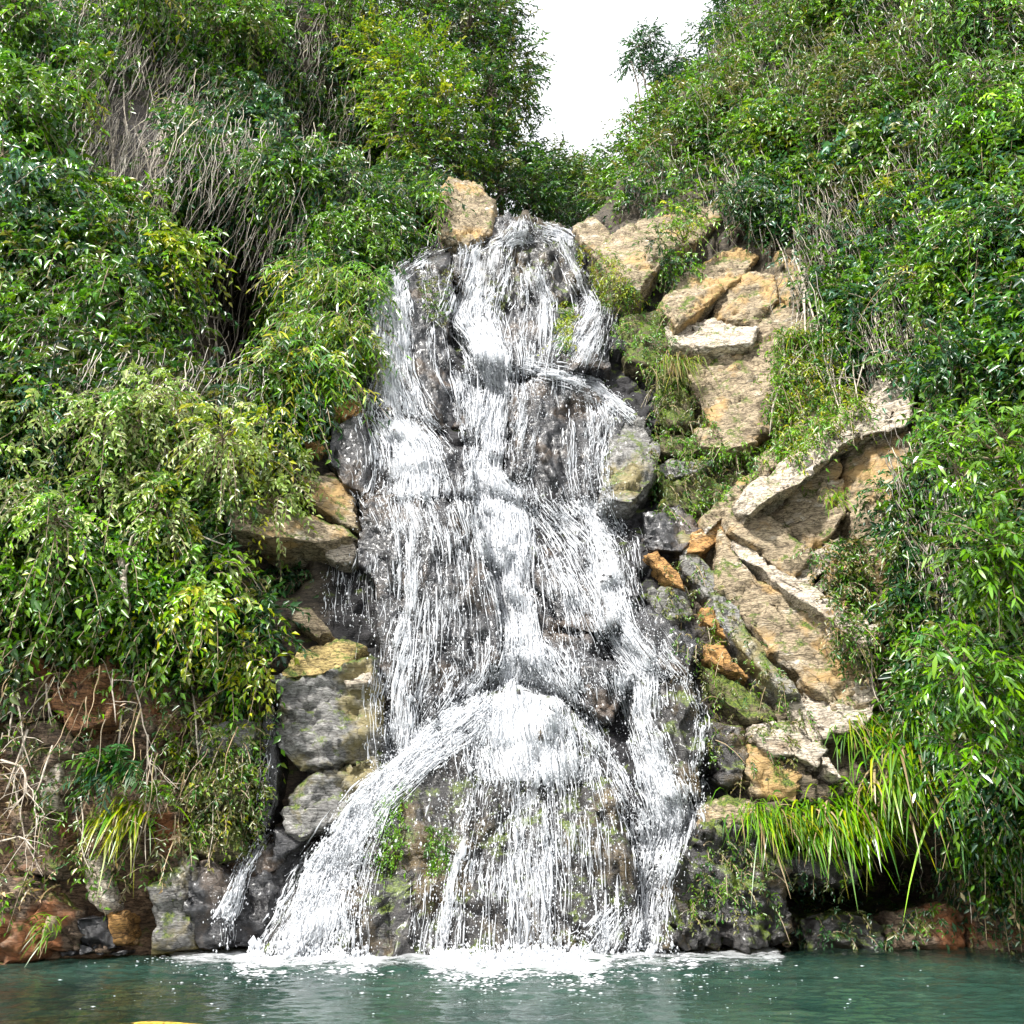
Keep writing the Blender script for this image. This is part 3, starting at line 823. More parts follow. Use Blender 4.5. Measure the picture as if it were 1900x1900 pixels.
R('stone', 'cream stone lying right of the whitish cube of stone', [(1606,1166),(1645,1155),(1652,1176),(1616,1202)], 'pale', 0.6, 1.0)
R('rock_slab', 'uppermost orange sliver of stone at the right rim of the falls', [(1193,1032),(1215,1025),(1262,1070),(1272,1102),(1238,1082)], 'orange', 0.75, 1.0, (0, 0.1), 0.03, inset=0.1)
R('rock_slab', 'dark grey plank of stone slanting down right of the falls', [(1318,1108),(1338,1112),(1405,1195),(1475,1290),(1452,1292),(1385,1220),(1325,1150)], 'grey', 0.95, 1.2, (0, 0.2), 0.03, (0.7, 0.1, 0.7), 0.03, inset=0.08)
R('rock_slab', 'orange stone edge under the dark grey plank', [(1298,1125),(1318,1130),(1385,1212),(1352,1196),(1300,1155)], 'orange', 0.8, 1.1, (0, 0), 0.03, inset=0.1)
R('rock_slab', 'broad orange leaf of stone below the dark grey plank', [(1308,1196),(1340,1200),(1392,1266),(1342,1248),(1307,1226)], 'orange', 0.85, 1.0, (0, 0.1), 0.03, inset=0.1)
R('boulder', 'grey and tan jumbled rock left of the dark grey plank', [(1202,1092),(1262,1092),(1285,1142),(1240,1172),(1205,1142)], 'grey', 0.5, 1.1, (0, 0), 0.1, (0.3, 0.1, 1), 0.08, 6.0, 0.08)
R('rock_slab', 'narrow tan slab lying in moss left of the long pale slab', [(1300,962),(1370,892),(1402,880),(1392,912),(1312,987)], 'tan', 0.6, 1.1, (0, 0.2), 0.04, inset=0.1)
R('stone', 'tan and orange stone at the tip of the split wedge', [(1280,992),(1338,962),(1345,1000),(1300,1032),(1270,1032)], 'orange', 0.6, 1.2, (0, 0.1), 0.06)
R('rock_slab', 'mossy brown slab edge under the broad orange leaf of stone', [(1300,1235),(1342,1252),(1400,1290),(1440,1340),(1390,1345),(1330,1300)], 'mossy', 0.6, 1.2, (0, 0.1), 0.08)
R('rock_slab', 'pale smooth slab low on the right bank above the long grass', [(1392,1352),(1440,1340),(1482,1342),(1525,1392),(1512,1424),(1470,1402),(1402,1382)], 'pale', 0.7, 1.2, (0, 0.2), 0.05, inset=0.08)
R('rock_slab', 'thin pale slab pointing down into the long grass on the right bank', [(1448,1302),(1482,1302),(1522,1372),(1555,1446),(1530,1432),(1482,1362)], 'pale', 0.75, 1.1, (0, 0.1), 0.04, inset=0.08)
R('boulder', 'layered white-streaked rock on the right bank under the split wedge', [(1500,1265),(1610,1255),(1625,1300),(1600,1350),(1530,1365),(1495,1320)], 'pale', 0.5, 1.2, (0, 0), 0.1, (0.2, 0.1, 1), 0.1, 6.0, 0.08)
R('boulder', 'tan rock beneath the pale smooth slab on the right bank', [(1388,1385),(1430,1395),(1482,1442),(1472,1492),(1402,1482),(1382,1432)], 'tan', 0.55, 1.3, (0, 0), 0.1)
R('rock_slab', 'tan flat rock above the black layered boulder', [(1300,1500),(1345,1475),(1390,1485),(1402,1510),(1350,1535),(1300,1545)], 'tan', 0.75, 1.2, (0, 0.4), 0.06, inset=0.08)
R('boulder', 'grey mossy rock beside the lower right stream', [(1310,1340),(1375,1350),(1385,1430),(1350,1470),(1312,1440)], 'wetmoss', 0.5, 1.2, (0, 0), 0.1)
R('boulder', 'dark rock overhanging the black hollow under the long grass', [(1440,1590),(1520,1580),(1600,1615),(1590,1640),(1500,1640),(1450,1625)], 'wetmoss', 0.7, 2.2, (0, 0.1), 0.1, Yfix=18.6)
R('boulder', 'dark low rock at the waterline below the black hollow', [(1480,1705),(1590,1692),(1645,1720),(1640,1765),(1490,1768)], 'wetmoss', 0.5, 1.4, (0, 0.2), 0.12, Yfix=18.9)
R('boulder', 'dark brown rock at the waterline right of the black hollow', [(1650,1690),(1740,1672),(1790,1700),(1790,1764),(1650,1766)], 'brown', 0.5, 1.4, (0, 0.2), 0.12, Yfix=18.8)
R('boulder', 'brown rock at the waterline in the lower right corner', [(1785,1650),(1860,1630),(1930,1680),(1930,1766),(1795,1764)], 'brown', 0.5, 1.4, (0, 0.1), 0.12)
R('rock_slab', 'tan slab filling the corner between the largest tan face and the long pale slab', [(1410,850),(1470,800),(1540,745),(1600,715),(1560,770),(1480,835),(1420,880)], 'tan', 0.5, 1.5, (0, 0.2), 0.06, (0.5, 0.1, -0.8), 0.05, 4.0)
R('rock_slab', 'tan cracked face under the right end of the long pale slab', [(1570,840),(1680,795),(1700,860),(1660,960),(1590,1000),(1568,930)], 'tan', 0.35, 1.5, (0, 0), 0.1, (0.5, 0.1, -0.8), 0.05, 4.0)
R('rock_slab', 'brown tan face right of the pale step stones', [(1590,1010),(1650,985),(1680,1060),(1660,1130),(1600,1130),(1585,1070)], 'tan', 0.3, 1.4, (0, 0), 0.1, (0.3, 0.1, 0.9), 0.05, 4.0)
R('rock_slab', 'tan slab above the right end of the pale flat ledge', [(1400,600),(1450,570),(1500,580),(1510,640),(1450,645),(1405,635)], 'tan', 0.4, 1.3, (0, 0.1), 0.08, (-0.5, 0.2, 0.8), 0.05, 4.0)
R('rock_slab', 'tan slab hidden partly by vines right of the rounded tan block', [(1440,470),(1500,455),(1520,540),(1480,570),(1445,545)], 'tan', 0.4, 1.3, (0, 0.1), 0.08, (-0.5, 0.2, 0.8), 0.05, 4.0)
R('rock_slab', 'grey tan slab edge between the mossy wedge and the split wedge', [(1255,1000),(1275,985),(1340,1090),(1350,1120),(1310,1110),(1270,1060)], 'grey', 0.5, 1.2, (0, 0.1), 0.06, (0.6, 0.1, 0.8), 0.05, 4.0)
# small stones scattered along the waterline
rng0 = np.random.default_rng(5)
for k in range(14):
    left = k < 7
    u0 = rng0.uniform(10, 270) if left else rng0.uniform(1440, 1880)
    v0 = (1782 - (u0 / 270) * 14 if left else 1764) + rng0.uniform(-8, 3)
    s = rng0.uniform(9, 20)
    an = np.sort(rng0.uniform(0, 2 * np.pi, 7))
    R('stone', 'small wet stone at the waterline under the left bank' if left else 'small wet stone at the waterline under the right bank',
      [(u0 + s * 1.4 * math.cos(t), v0 - s * 0.6 + s * .7 * math.sin(t)) for t in an], 'brown' if k % 2 else 'wet', 0.4, 0.6, (0, 0.1), 0.04, cell=0.08, seed=300 + k,
      group='small stones along the left waterline' if left else 'small stones along the right waterline')
print('rocks', round(time.time() - T0, 1))

# ------------------------------------------------------------------ ray-cast map of the solid ground
Vs, Fs, n = [cliff_V], [cliff_F], len(cliff_V)
for V, F in ROCK_VF:
    Vs.append(V)
    Fs.append(F + n)
    n += len(V)
bvh = BVHTree.FromPolygons(np.concatenate(Vs).tolist(), np.concatenate(Fs).tolist())

class PMap:
    """surface point and outward normal for photograph pixels, sampled on a grid"""
    def __init__(s, u0, u1, v0, v1, step, smooth=2):
        s.u0, s.v0, s.step = u0, v0, step
        us, vs = np.arange(u0, u1 + 1, step), np.arange(v0, v1 + 1, step)
        UU, VV = np.meshgrid(us, vs)
        D = ray(UU, VV)
        P = np.full(UU.shape + (3,), np.nan)
        Nn = np.zeros(UU.shape + (3,))
        rc = bvh.ray_cast
        for j in range(UU.shape[0]):
            for i in range(UU.shape[1]):
                h = rc(ORG, Vector(D[j, i]))
                if h[0] is not None:
                    P[j, i] = h[0]
                    nn = h[1]
                    Nn[j, i] = nn if nn.dot(Vector(D[j, i])) < 0 else -nn
        for _ in range(smooth):
            q = np.pad(Nn, ((1, 1), (1, 1), (0, 0)), mode='edge')
            Nn = sum(q[a:a + Nn.shape[0], b:b + Nn.shape[1]] for a in range(3) for b in range(3)) / 9
        s.P, s.N = P, nrm(Nn)
    def __call__(s, u, v, lin=True):
        x = np.clip((np.asarray(u, float) - s.u0) / s.step, 0, s.P.shape[1] - 1.001)
        y = np.clip((np.asarray(v, float) - s.v0) / s.step, 0, s.P.shape[0] - 1.001)
        i, j = np.round(x).astype(int), np.round(y).astype(int)
        Nn = s.N[j, i]
        if not lin:
            return s.P[j, i], Nn
        i, j = x.astype(int), y.astype(int)
        fx, fy = (x - i)[..., None], (y - j)[..., None]
        P = (s.P[j, i] * (1 - fx) + s.P[j, i + 1] * fx) * (1 - fy) + (s.P[j + 1, i] * (1 - fx) + s.P[j + 1, i + 1] * fx) * fy
        return P, Nn
pm_fall = PMap(380, 1420, 384, 1800, 4, 2)
pm = PMap(-150, 2050, -160, 1800, 7, 3)
print('maps', round(time.time() - T0, 1))

# ------------------------------------------------------------------ the waterfall
fall = thing('waterfall', 'white waterfall breaking over dark stepped rock into the pool', 'waterfall', tuple(at(930, 1770, 17.6)))
SHEETS = [
 # left edge, right edge, strands, film cover, strand width px, length px
 ([(950,404),(925,440),(850,468)], [(985,408),(1000,436),(1050,448)], 420, 0.20, 2.2, 30),
 ([(1000,432),(1030,440),(1050,452)], [(1010,425),(1045,432),(1065,446)], 160, 0.12, 2.0, 24),
 ([(800,462),(740,490),(700,520)], [(850,462),(790,492),(745,525)], 260, 0.0, 2.0, 26),
 ([(700,515),(690,600),(682,700),(668,772)], [(750,520),(760,600),(765,700),(800,775)], 2400, 0.15, 2.2, 40),
 ([(775,500),(790,600),(800,700),(850,775)], [(830,480),(830,580),(850,700),(880,800)], 260, -0.12, 1.6, 34),
 ([(850,462),(842,520),(818,590),(862,640),(890,690)], [(950,448),(940,520),(925,590),(938,640),(948,690)], 1900, 0.16, 2.2, 36),
 ([(960,500),(968,560),(955,630),(965,690)], [(1010,498),(1030,560),(1035,630),(1020,690)], 900, 0.08, 2.0, 34),
 ([(1020,440),(1058,510),(1080,580),(1035,650)], [(1062,446),(1098,530),(1125,580),(1105,660)], 850, 0.08, 2.0, 34),
 ([(1090,560),(1060,610),(1030,660)], [(1140,565),(1130,640),(1110,690)], 420, 0.02, 1.8, 26),
 ([(830,570),(850,640),(870,700),(870,790)], [(930,570),(940,640),(900,700),(890,800)], 700, 0.0, 2.0, 36),
 ([(885,655),(902,720),(892,800),(872,880),(878,925)], [(946,655),(946,720),(936,800),(932,880),(965,925)], 1900, 0.30, 2.4, 44),
 ([(955,672),(1040,684),(1110,705),(1170,760)], [(955,700),(1040,712),(1110,738),(1175,790)], 560, 0.16, 2.2, 30),
 ([(948,700),(936,770),(932,850),(930,920)], [(1030,700),(1010,770),(990,850),(985,925)], 850, -0.06, 1.7, 30),
 ([(1040,700),(1055,770),(1055,850),(1065,935)], [(1130,735),(1140,790),(1128,860),(1130,935)], 900, -0.02, 1.9, 34),
 ([(668,770),(690,830),(690,880),(682,925)], [(792,775),(832,830),(852,890),(852,925)], 1300, 0.10, 2.2, 34),
 ([(700,775),(730,830),(745,900),(740,925)], [(770,785),(800,830),(815,890),(815,925)], 900, 0.30, 2.4, 36),
 ([(830,690),(850,770),(860,850),(870,910)], [(885,690),(890,770),(880,850),(890,910)], 600, 0.12, 2.0, 30),
 ([(682,920),(722,1000),(722,1150),(702,1300),(702,1430)], [(882,920),(902,1000),(922,1150),(930,1250),(800,1390)], 2900, -0.06, 1.8, 46),
 ([(715,920),(740,1000),(735,1150),(712,1300),(708,1420)], [(800,920),(800,1000),(790,1150),(770,1300),(770,1400)], 1300, 0.08, 2.2, 50),
 ([(655,1030),(640,1100),(650,1170)], [(700,1030),(700,1100),(705,1170)], 180, -0.1, 1.6, 36),
 ([(605,1050),(600,1100),(600,1150)], [(660,1040),(660,1100),(660,1150)], 110, -0.3, 1.4, 30),
 ([(872,895),(888,980),(908,1080),(930,1180),(915,1262)], [(972,920),(985,1000),(990,1080),(1000,1180),(1015,1262)], 2600, 0.24, 2.4, 48),
 ([(880,900),(880,960),(890,1030)], [(960,910),(985,960),(975,1030)], 700, 0.34, 2.6, 40),
 ([(975,930),(1035,1020),(1080,1100),(1112,1180),(1180,1262)], [(1080,932),(1170,1000),(1182,1080),(1205,1150),(1285,1256)], 2000, 0.04, 2.0, 44),
 ([(1060,930),(1090,1020),(1100,1100),(1125,1180),(1170,1250)], [(1130,935),(1150,1010),(1160,1090),(1180,1170),(1230,1245)], 1000, 0.22, 2.4, 40),
 ([(985,1000),(1010,1080),(1020,1160),(1010,1260)], [(1060,1060),(1090,1120),(1110,1190),(1140,1280)], 900, -0.05, 1.8, 40),
 ([(925,1195),(885,1290),(880,1380),(890,1450)], [(1010,1195),(1070,1290),(1095,1380),(1095,1450)], 2200, 0.30, 2.4, 40),
 ([(1125,1240),(1158,1330),(1180,1430),(1210,1520),(1190,1640),(1178,1755)], [(1230,1250),(1228,1330),(1262,1430),(1292,1520),(1245,1640),(1240,1755)], 2200, 0.12, 2.2, 48),
 ([(1165,1380),(1190,1450),(1215,1530),(1195,1620)], [(1220,1380),(1250,1450),(1270,1530),(1245,1620)], 900, 0.28, 2.4, 44),
 ([(1255,1252),(1290,1330),(1280,1430),(1285,1510)], [(1295,1262),(1312,1340),(1306,1430),(1310,1510)], 420, -0.06, 1.7, 34),
 ([(885,1280),(770,1380),(660,1468),(568,1600),(478,1765)], [(925,1325),(800,1425),(722,1500),(655,1620),(640,1778)], 4200, 0.22, 2.4, 40),
 ([(840,1320),(740,1405),(650,1500),(575,1620),(510,1770)], [(880,1320),(770,1410),(680,1510),(620,1620),(580,1775)], 2600, 0.10, 2.4, 36),
 ([(700,1490),(650,1590),(620,1690),(600,1775)], [(735,1490),(700,1600),(688,1690),(690,1780)], 900, -0.12, 1.6, 60),
 ([(890,1310),(850,1400),(800,1520),(770,1640),(750,1785)], [(960,1310),(930,1400),(900,1520),(880,1640),(870,1785)], 900, -0.12, 1.6, 46),
 ([(900,1310),(890,1400),(870,1520),(850,1640),(840,1785)], [(1080,1310),(1125,1400),(1160,1520),(1172,1640),(1170,1775)], 3800, -0.06, 1.7, 50),
 ([(950,1400),(940,1500),(945,1640),(950,1785)], [(1020,1400),(1030,1500),(1035,1640),(1035,1785)], 1100, 0.06, 2.0, 60),
 ([(862,1535),(835,1610),(825,1700),(812,1785)], [(872,1545),(850,1620),(836,1700),(826,1785)], 420, 0.22, 2.2, 50),
 ([(1060,1330),(1110,1410),(1150,1500),(1180,1600)], [(1110,1350),(1160,1430),(1200,1520),(1210,1600)], 700, 0.0, 1.9, 40),
 ([(1120,1690),(1090,1720),(1050,1765)], [(1210,1660),(1200,1710),(1190,1765)], 560, 0.04, 2.0, 34),
 ([(484,1535),(440,1610),(400,1700)], [(502,1545),(462,1615),(430,1700)], 420, 0.14, 2.0, 44),
 ([(508,1300),(482,1420),(468,1540)], [(516,1330),(500,1430),(488,1540)], 110, -0.25, 1.3, 50),
 ([(672,880),(678,925),(690,985)], [(880,880),(885,925),(890,985)], 420, -0.31, 1.7, 40),
 ([(880,880),(885,925),(895,985)], [(1010,890),(1020,930),(1040,985)], 380, -0.31, 1.7, 40),
 ([(1010,890),(1030,930),(1060,985)], [(1130,890),(1140,930),(1165,985)], 340, -0.31, 1.7, 40),
 ([(860,640),(870,690),(885,740)], [(1100,640),(1090,690),(1080,740)], 360, -0.31, 1.7, 36),
 ([(760,1180),(790,1250),(800,1330)], [(1110,1190),(1120,1260),(1130,1340)], 520, -0.31, 1.7, 40),
 ([(1120,1180),(1150,1240),(1170,1310)], [(1280,1190),(1290,1250),(1290,1310)], 240, -0.31, 1.7, 36),
 ([(408,1690),(412,1730),(410,1765)], [(432,1690),(440,1730),(436,1765)], 60, -0.5, 1.2, 40),
]
def poly_at(pl, t):
    pl = np.asarray(pl, float)
    s = np.concatenate([[0], np.cumsum(np.hypot(*np.diff(pl, axis=0).T))])
    x = np.clip(t, 0, 1) * s[-1]
    return np.stack([np.interp(x, s, pl[:, 0]), np.interp(x, s, pl[:, 1])], -1), s[-1]

CORES = [(930,1000,40,90,.2),(765,850,35,50,.12),(945,1340,50,70,.18),(905,880,35,40,.25),(925,720,25,70,.25),(900,640,35,40,.2),(660,1560,60,140,.06),(560,1690,60,80,.08),(1225,1500,30,90,.25),(1110,1080,30,90,.05),(1080,690,60,25,.2)]
rngw = np.random.default_rng(77)
acc = Acc()
filmV, filmF, filmUV, filmC, fn = [], [], [], [], 0
drops = []
K = 5
for si, (Lp, Rp, cnt, cover, wpx, lpx) in enumerate(SHEETS):
    cnt = int(cnt * 0.92)
    a = rngw.uniform(0, 1, cnt)
    # strands gather in rivulets and fray out past the edges
    riv = rngw.uniform(0, 1, max(5, cnt // 45))
    pick = riv[rngw.integers(0, len(riv), cnt)] + rngw.normal(0, 0.03, cnt)
    a = np.where(rngw.uniform(size=cnt) < 0.5, pick, a) + rngw.normal(0, 0.095, cnt)
    _, ll = poly_at(Lp, np.array([0.0]))
    ln = 0.62 * lpx * np.exp(rngw.normal(0, 0.7, cnt)) / ll
    t0 = rngw.uniform(-0.06, 1.03, cnt)
    tt = t0[:, None] + ln[:, None] * np.linspace(0, 1, K)[None]
    tt = np.clip(tt, -0.0, 1)
    pl, _ = poly_at(Lp, tt.ravel())
    pr, _ = poly_at(Rp, tt.ravel())
    aa = np.repeat(a, K)[:, None]
    uv = pl * (1 - aa) + pr * aa
    uv = uv.reshape(cnt, K, 2)
    uv[..., 0] += np.cumsum(rngw.normal(0, 1.1, (cnt, K)), 1) + rngw.normal(0, 3.0, cnt)[:, None]
    uv[..., 1] += rngw.normal(0, 6.0, cnt)[:, None]
    P, Nn = pm_fall(uv[..., 0], uv[..., 1])
    nn_ = vnoise(np.stack([uv[:, 0, 0] / 22, uv[:, 0, 1] / 70, uv[:, 0, 0] * 0 + si], -1), 55) + 0.6 * vnoise(np.stack([uv[:, 0, 0] / 9, uv[:, 0, 1] / 24, uv[:, 0, 0] * 0 + si], -1), 56)
    good = ~np.isnan(P).any((1, 2)) & (nn_ + 1.8 * max(cover, -0.12) + rngw.normal(0, 0.3, cnt) > 0.15) & (np.ptp(tt, axis=1) * ll > 4)
    off = (0.015 + 0.15 * rngw.uniform(0, 1, cnt) ** 2)[:, None, None]
    P = P + (Nn * 0.6 + np.array([0, -0.6, 0.05])) * off
    R_ = (0.62 * wpx * np.exp(rngw.normal(0, 0.5, cnt)))[:, None] / 2 / 100.0 * (P[..., 1] / 18.0)
    prof = np.array([0.25, 0.9, 1.0, 0.8, 0.2])[None] * np.exp(rngw.normal(0, 0.5, (cnt, K)))
    V, F = tubes(P[good], (R_ * prof)[good])
    acc.add(V, F)
    # spray drops thrown off the sheet
    nd = int(cnt * 1.2)
    ii = rngw.integers(0, cnt, nd)
    dp = P[ii, rngw.integers(0, K, nd)] + rngw.normal(0, 0.075, (nd, 3)) + np.array([0, -0.08, 0])
    drops.append(dp[~np.isnan(dp).any(1)])
    if cover > -0.3:
        na, nt_ = 14, max(12, int(ll / 9))
        ga, gt = np.meshgrid(np.linspace(0, 1, na), np.linspace(0, 1, nt_))
        q = poly_at(Lp, gt.ravel())[0] * (1 - ga.ravel()[:, None]) + poly_at(Rp, gt.ravel())[0] * ga.ravel()[:, None]
        P, Nn = pm_fall(q[:, 0], q[:, 1])
        P = P + Nn * 0.03 + np.array([0, -0.04, 0])
        idx = np.arange(na * nt_).reshape(nt_, na)
        A_, B_, C_, D_ = idx[:-1, :-1].ravel(), idx[:-1, 1:].ravel(), idx[1:, 1:].ravel(), idx[1:, :-1].ravel()
        F = np.concatenate([np.stack([A_, B_, C_], -1), np.stack([A_, C_, D_], -1)])
        F = F[~np.isnan(P[F]).any((1, 2))]
        e = P[F]
        big = np.max(np.linalg.norm(e - np.roll(e, 1, 1), axis=2), 1) < 1.3
        F = F[big]
        P = np.nan_to_num(P)
        width = np.hypot(*(np.array(Lp[0], float) - np.array(Rp[0], float)))
        wid = np.hypot(*(poly_at(Lp, gt.ravel())[0] - poly_at(Rp, gt.ravel())[0]).T)
        filmV.append(P)
        filmF.append(F + fn)
        fn += len(P)
        filmUV.append(np.stack([ga.ravel() * wid / 60.0 + si * 3.7, gt.ravel() * ll / 60.0 + si], -1))
        edge = np.minimum(ga, 1 - ga).ravel()
        core = sum(h * np.exp(-((q[:, 0] - cu) / su) ** 2 - ((q[:, 1] - cv_) / sv) ** 2) for cu, cv_, su, sv, h in CORES)
        filmC.append(cover * 0.8 - 0.045 + core - 0.32 * (1 - sm(0.0, 0.35, edge)) - 0.16 * (1 - sm(0, 0.06, np.minimum(gt, 1 - gt).ravel())))
st = obj('water_strands', acc.mesh('water_strands'), M['strand'], fall, kind='stuff')
fo = obj('water_film', make_mesh('water_film', np.concatenate(filmV), np.concatenate(filmF), None, True, np.concatenate(filmUV), {'cover': np.concatenate(filmC)}), M['film'], fall)
# drops: stretched octahedra
OCT = np.array([[1, 0, 0], [-1, 0, 0], [0, 1, 0], [0, -1, 0], [0, 0, 1], [0, 0, -1]], float)
OCF = np.array([[0, 2, 4], [2, 1, 4], [1, 3, 4], [3, 0, 4], [2, 0, 5], [1, 2, 5], [3, 1, 5], [0, 3, 5]])
def octs(P, S):
    V = P[:, None] + OCT[None] * S[:, None]
    F = (np.arange(len(P))[:, None, None] * 6 + OCF[None]).reshape(-1, 3)
    return V.reshape(-1, 3), F
dp = np.concatenate(drops)
r_ = 0.0068 * np.exp(rngw.normal(0, 0.45, len(dp)))
V, F = octs(dp, np.stack([r_, r_, r_ * rngw.uniform(1, 2.6, len(dp))], -1))
obj('spray_drops', make_mesh('spray_drops', V, F), M['strand'], fall, kind='stuff')
print('falls', round(time.time() - T0, 1))

# ------------------------------------------------------------------ the pool
px_ = spaced(-22, -9, 9, 22, 0.055, 0.6)
py_ = spaced(-6, 9.5, 18.9, 22, 0.05, 0.5)
PX, PY = np.meshgrid(px_, py_)
q = np.stack([PX, PY, PX * 0], -1).reshape(-1, 3)
imp = at(np.array([560, 900, 1030, 1200]), np.array([1775, 1785, 1785, 1765]), np.array([17.0, 16.9, 16.9, 17.4]))
dist = np.min([np.hypot(q[:, 0] - p[0], q[:, 1] - p[1]) for p in imp], 0)
amp = 0.6 + 1.5 * np.exp(-dist / 2.5)
z = 0.020 * amp * fbm(q * np.array([1.6, 3.2, 1]), 3, 91) + 0.013 * amp * vnoise(q * np.array([5.0, 9.0, 1]), 95) + 0.008 * amp * vnoise(q * np.array([12.0, 18.0, 1]), 96)
for p in imp:
    r = np.hypot(q[:, 0] - p[0], q[:, 1] - p[1])
    z += 0.012 * np.sin(r * 7.5 + 2 * vnoise(q * 0.7, 97)) * np.exp(-r / 3.5)
q[:, 2] = z
def bed_depth(x, y):
    left = np.exp(-((x + 6.0) / 3.6) ** 4) * sm(16.8, 12.5, y)
    d = 0.22 + 1.9 * sm(0.5, 3.5, 18.2 - y) * (1 - 0.93 * left)
    d = d - 0.17 * np.exp(-((x + 4.0) / 1.6) ** 2 - ((y - 10.4) / 0.9) ** 2)
    return d
dep = bed_depth(q[:, 0], q[:, 1])
turb = 1 - np.exp(-0.95 * dep)
n0, n1 = PX.shape
idx = np.arange(n0 * n1).reshape(n0, n1)
A_, B_, C_, D_ = idx[:-1, :-1].ravel(), idx[:-1, 1:].ravel(), idx[1:, 1:].ravel(), idx[1:, :-1].ravel()
pF = np.concatenate([np.stack([A_, B_, C_], -1), np.stack([A_, C_, D_], -1)])
m, nt, out = mat_new('pool_water')
L = nt.links.new
tb = N(nt, 'ShaderNodeAttribute', attribute_name='turb')
tr = N(nt, 'ShaderNodeBsdfTransparent')
tr.inputs['Color'].default_value = (0.55, 0.60, 0.40, 1)
df = N(nt, 'ShaderNodeBsdfDiffuse')
geo = N(nt, 'ShaderNodeNewGeometry')
nn = N(nt, 'ShaderNodeTexNoise', Scale=0.5, Detail=3.0)
L(geo.outputs['Position'], nn.inputs['Vector'])
rr = ramp(nt, [(0.35, (0.016, 0.048, 0.038)), (0.65, (0.032, 0.074, 0.055))])
L(nn.outputs['Fac'], rr.inputs[0])
L(rr.outputs[0], df.inputs['Color'])
mx = N(nt, 'ShaderNodeMixShader')
L(tb.outputs['Fac'], mx.inputs[0])
L(tr.outputs[0], mx.inputs[1])
L(df.outputs[0], mx.inputs[2])
gl = N(nt, 'ShaderNodeBsdfGlossy', Roughness=0.06)
n2 = N(nt, 'ShaderNodeTexNoise', Scale=7.0, Detail=3.0, Roughness=0.5)
mp = N(nt, 'ShaderNodeMapping')
mp.inputs['Scale'].default_value = (1, 1.7, 1)
L(geo.outputs['Position'], mp.inputs['Vector'])
L(mp.outputs[0], n2.inputs['Vector'])
bp = N(nt, 'ShaderNodeBump', Strength=0.22, Distance=0.03)
L(n2.outputs['Fac'], bp.inputs['Height'])
L(bp.outputs[0], gl.inputs['Normal'])
fr = N(nt, 'ShaderNodeFresnel', IOR=1.33)
L(bp.outputs[0], fr.inputs['Normal'])
m2 = N(nt, 'ShaderNodeMixShader')
L(fr.outputs[0], m2.inputs[0])
L(mx.outputs[0], m2.inputs[1])
L(gl.outputs[0], m2.inputs[2])
L(m2.outputs[0], out.inputs['Surface'])
M['pool'] = m
pool = obj('pool_water', make_mesh('pool_water', q, pF, None, True, None, {'turb': turb}), M['pool'], kind='structure')
bx_, by_ = np.arange(-22, 22.1, 0.4), np.arange(-6, 22.1, 0.4)
BX, BY = np.meshgrid(bx_, by_)
bq = np.stack([BX, BY, -bed_depth(BX, BY)], -1).reshape(-1, 3)
bq[:, 2] += 0.10 * fbm(bq * 0.8, 3, 61)
n0, n1 = BX.shape
idx = np.arange(n0 * n1).reshape(n0, n1)
A_, B_, C_, D_ = idx[:-1, :-1].ravel(), idx[:-1, 1:].ravel(), idx[1:, 1:].ravel(), idx[1:, :-1].ravel()
bF = np.concatenate([np.stack([A_, B_, C_], -1), np.stack([A_, C_, D_], -1)])
obj('pool_bed', make_mesh('pool_bed', bq, bF, np.tile([0.36, 0.24, 0.085], (len(bq), 1)), True), M['cliff'], kind='structure')

# submerged yellow stone showing through the shallows
bm = bmesh.new()
bmesh.ops.create_icosphere(bm, subdivisions=4, radius=1.0)
V = np.array([p.co[:] for p in bm.verts])
F = np.array([[p.index for p in f.verts] for f in bm.faces])
bm.free()
V = V * (1 + 0.22 * fbm(V * 1.3 + 4, 4, 8))[:, None] * np.array([1.15, 0.5, 0.32])
o = obj('submerged_rock', make_mesh('submerged_rock', V, F), rock_mat('yellow_stone', (0.62, 0.42, 0.05), (0.35, 0.2, 0.03), (0.75, 0.6, 0.2)))
_d = ray(290.0, 1897.0)
g = np.array([0, 0, CAM_H]) - _d * CAM_H / _d[2]
o.location = (g[0], g[1] - 0.1, -0.31)
tag(o, 'yellow rock lying under the shallow water at the lower left edge', 'rock')

# foam: dense pads under the falls, thinning to flecks, plus white specks for glints
rf = np.random.default_rng(31)
fp, fs = [], []
def foam_glint_zone(u0, u1, v0, v1, n, spread, size):
    u = rf.uniform(u0, u1, n)
    t = np.abs(rf.normal(0, spread, n))
    v = v0 + (v1 - v0) * t + 8 * np.sin(u * 0.03)
    ok = v < 1897
    u, v = u[ok], v[ok]
    d = ray(u, v)
    P = np.array([0, 0, CAM_H]) + d * (-CAM_H / d[:, 2])[:, None]
    s = size * np.exp(rf.normal(0, 0.5, len(u))) * (1.15 - 0.6 * np.clip(t[ok], 0, 1.2))
    fp.append(P)
    fs.append(s)
foam_glint_zone(440, 700, 1766, 1815, 1500, 0.40, 0.026)
foam_glint_zone(320, 780, 1768, 1838, 450, 0.45, 0.012)
foam_glint_zone(800, 1120, 1780, 1836, 1600, 0.40, 0.026)
foam_glint_zone(1000, 1290, 1758, 1812, 1000, 0.42, 0.024)
foam_glint_zone(780, 1450, 1766, 1860, 500, 0.45, 0.011)
foam_glint_zone(100, 1850, 1790, 1890, 120, 0.6, 0.010)  # sparse white specks over the whole pool, standing in for reflected glints
foam_glint_zone(250, 480, 1770, 1790, 120, 0.5, 0.014)
P, S = np.concatenate(fp), np.concatenate(fs)
nzf = vnoise(P * np.array([2.5, 4.5, 1]), 71)
keep = (nzf + 0.9 * rf.uniform(-0.2, 1, len(P)) > 0.0)
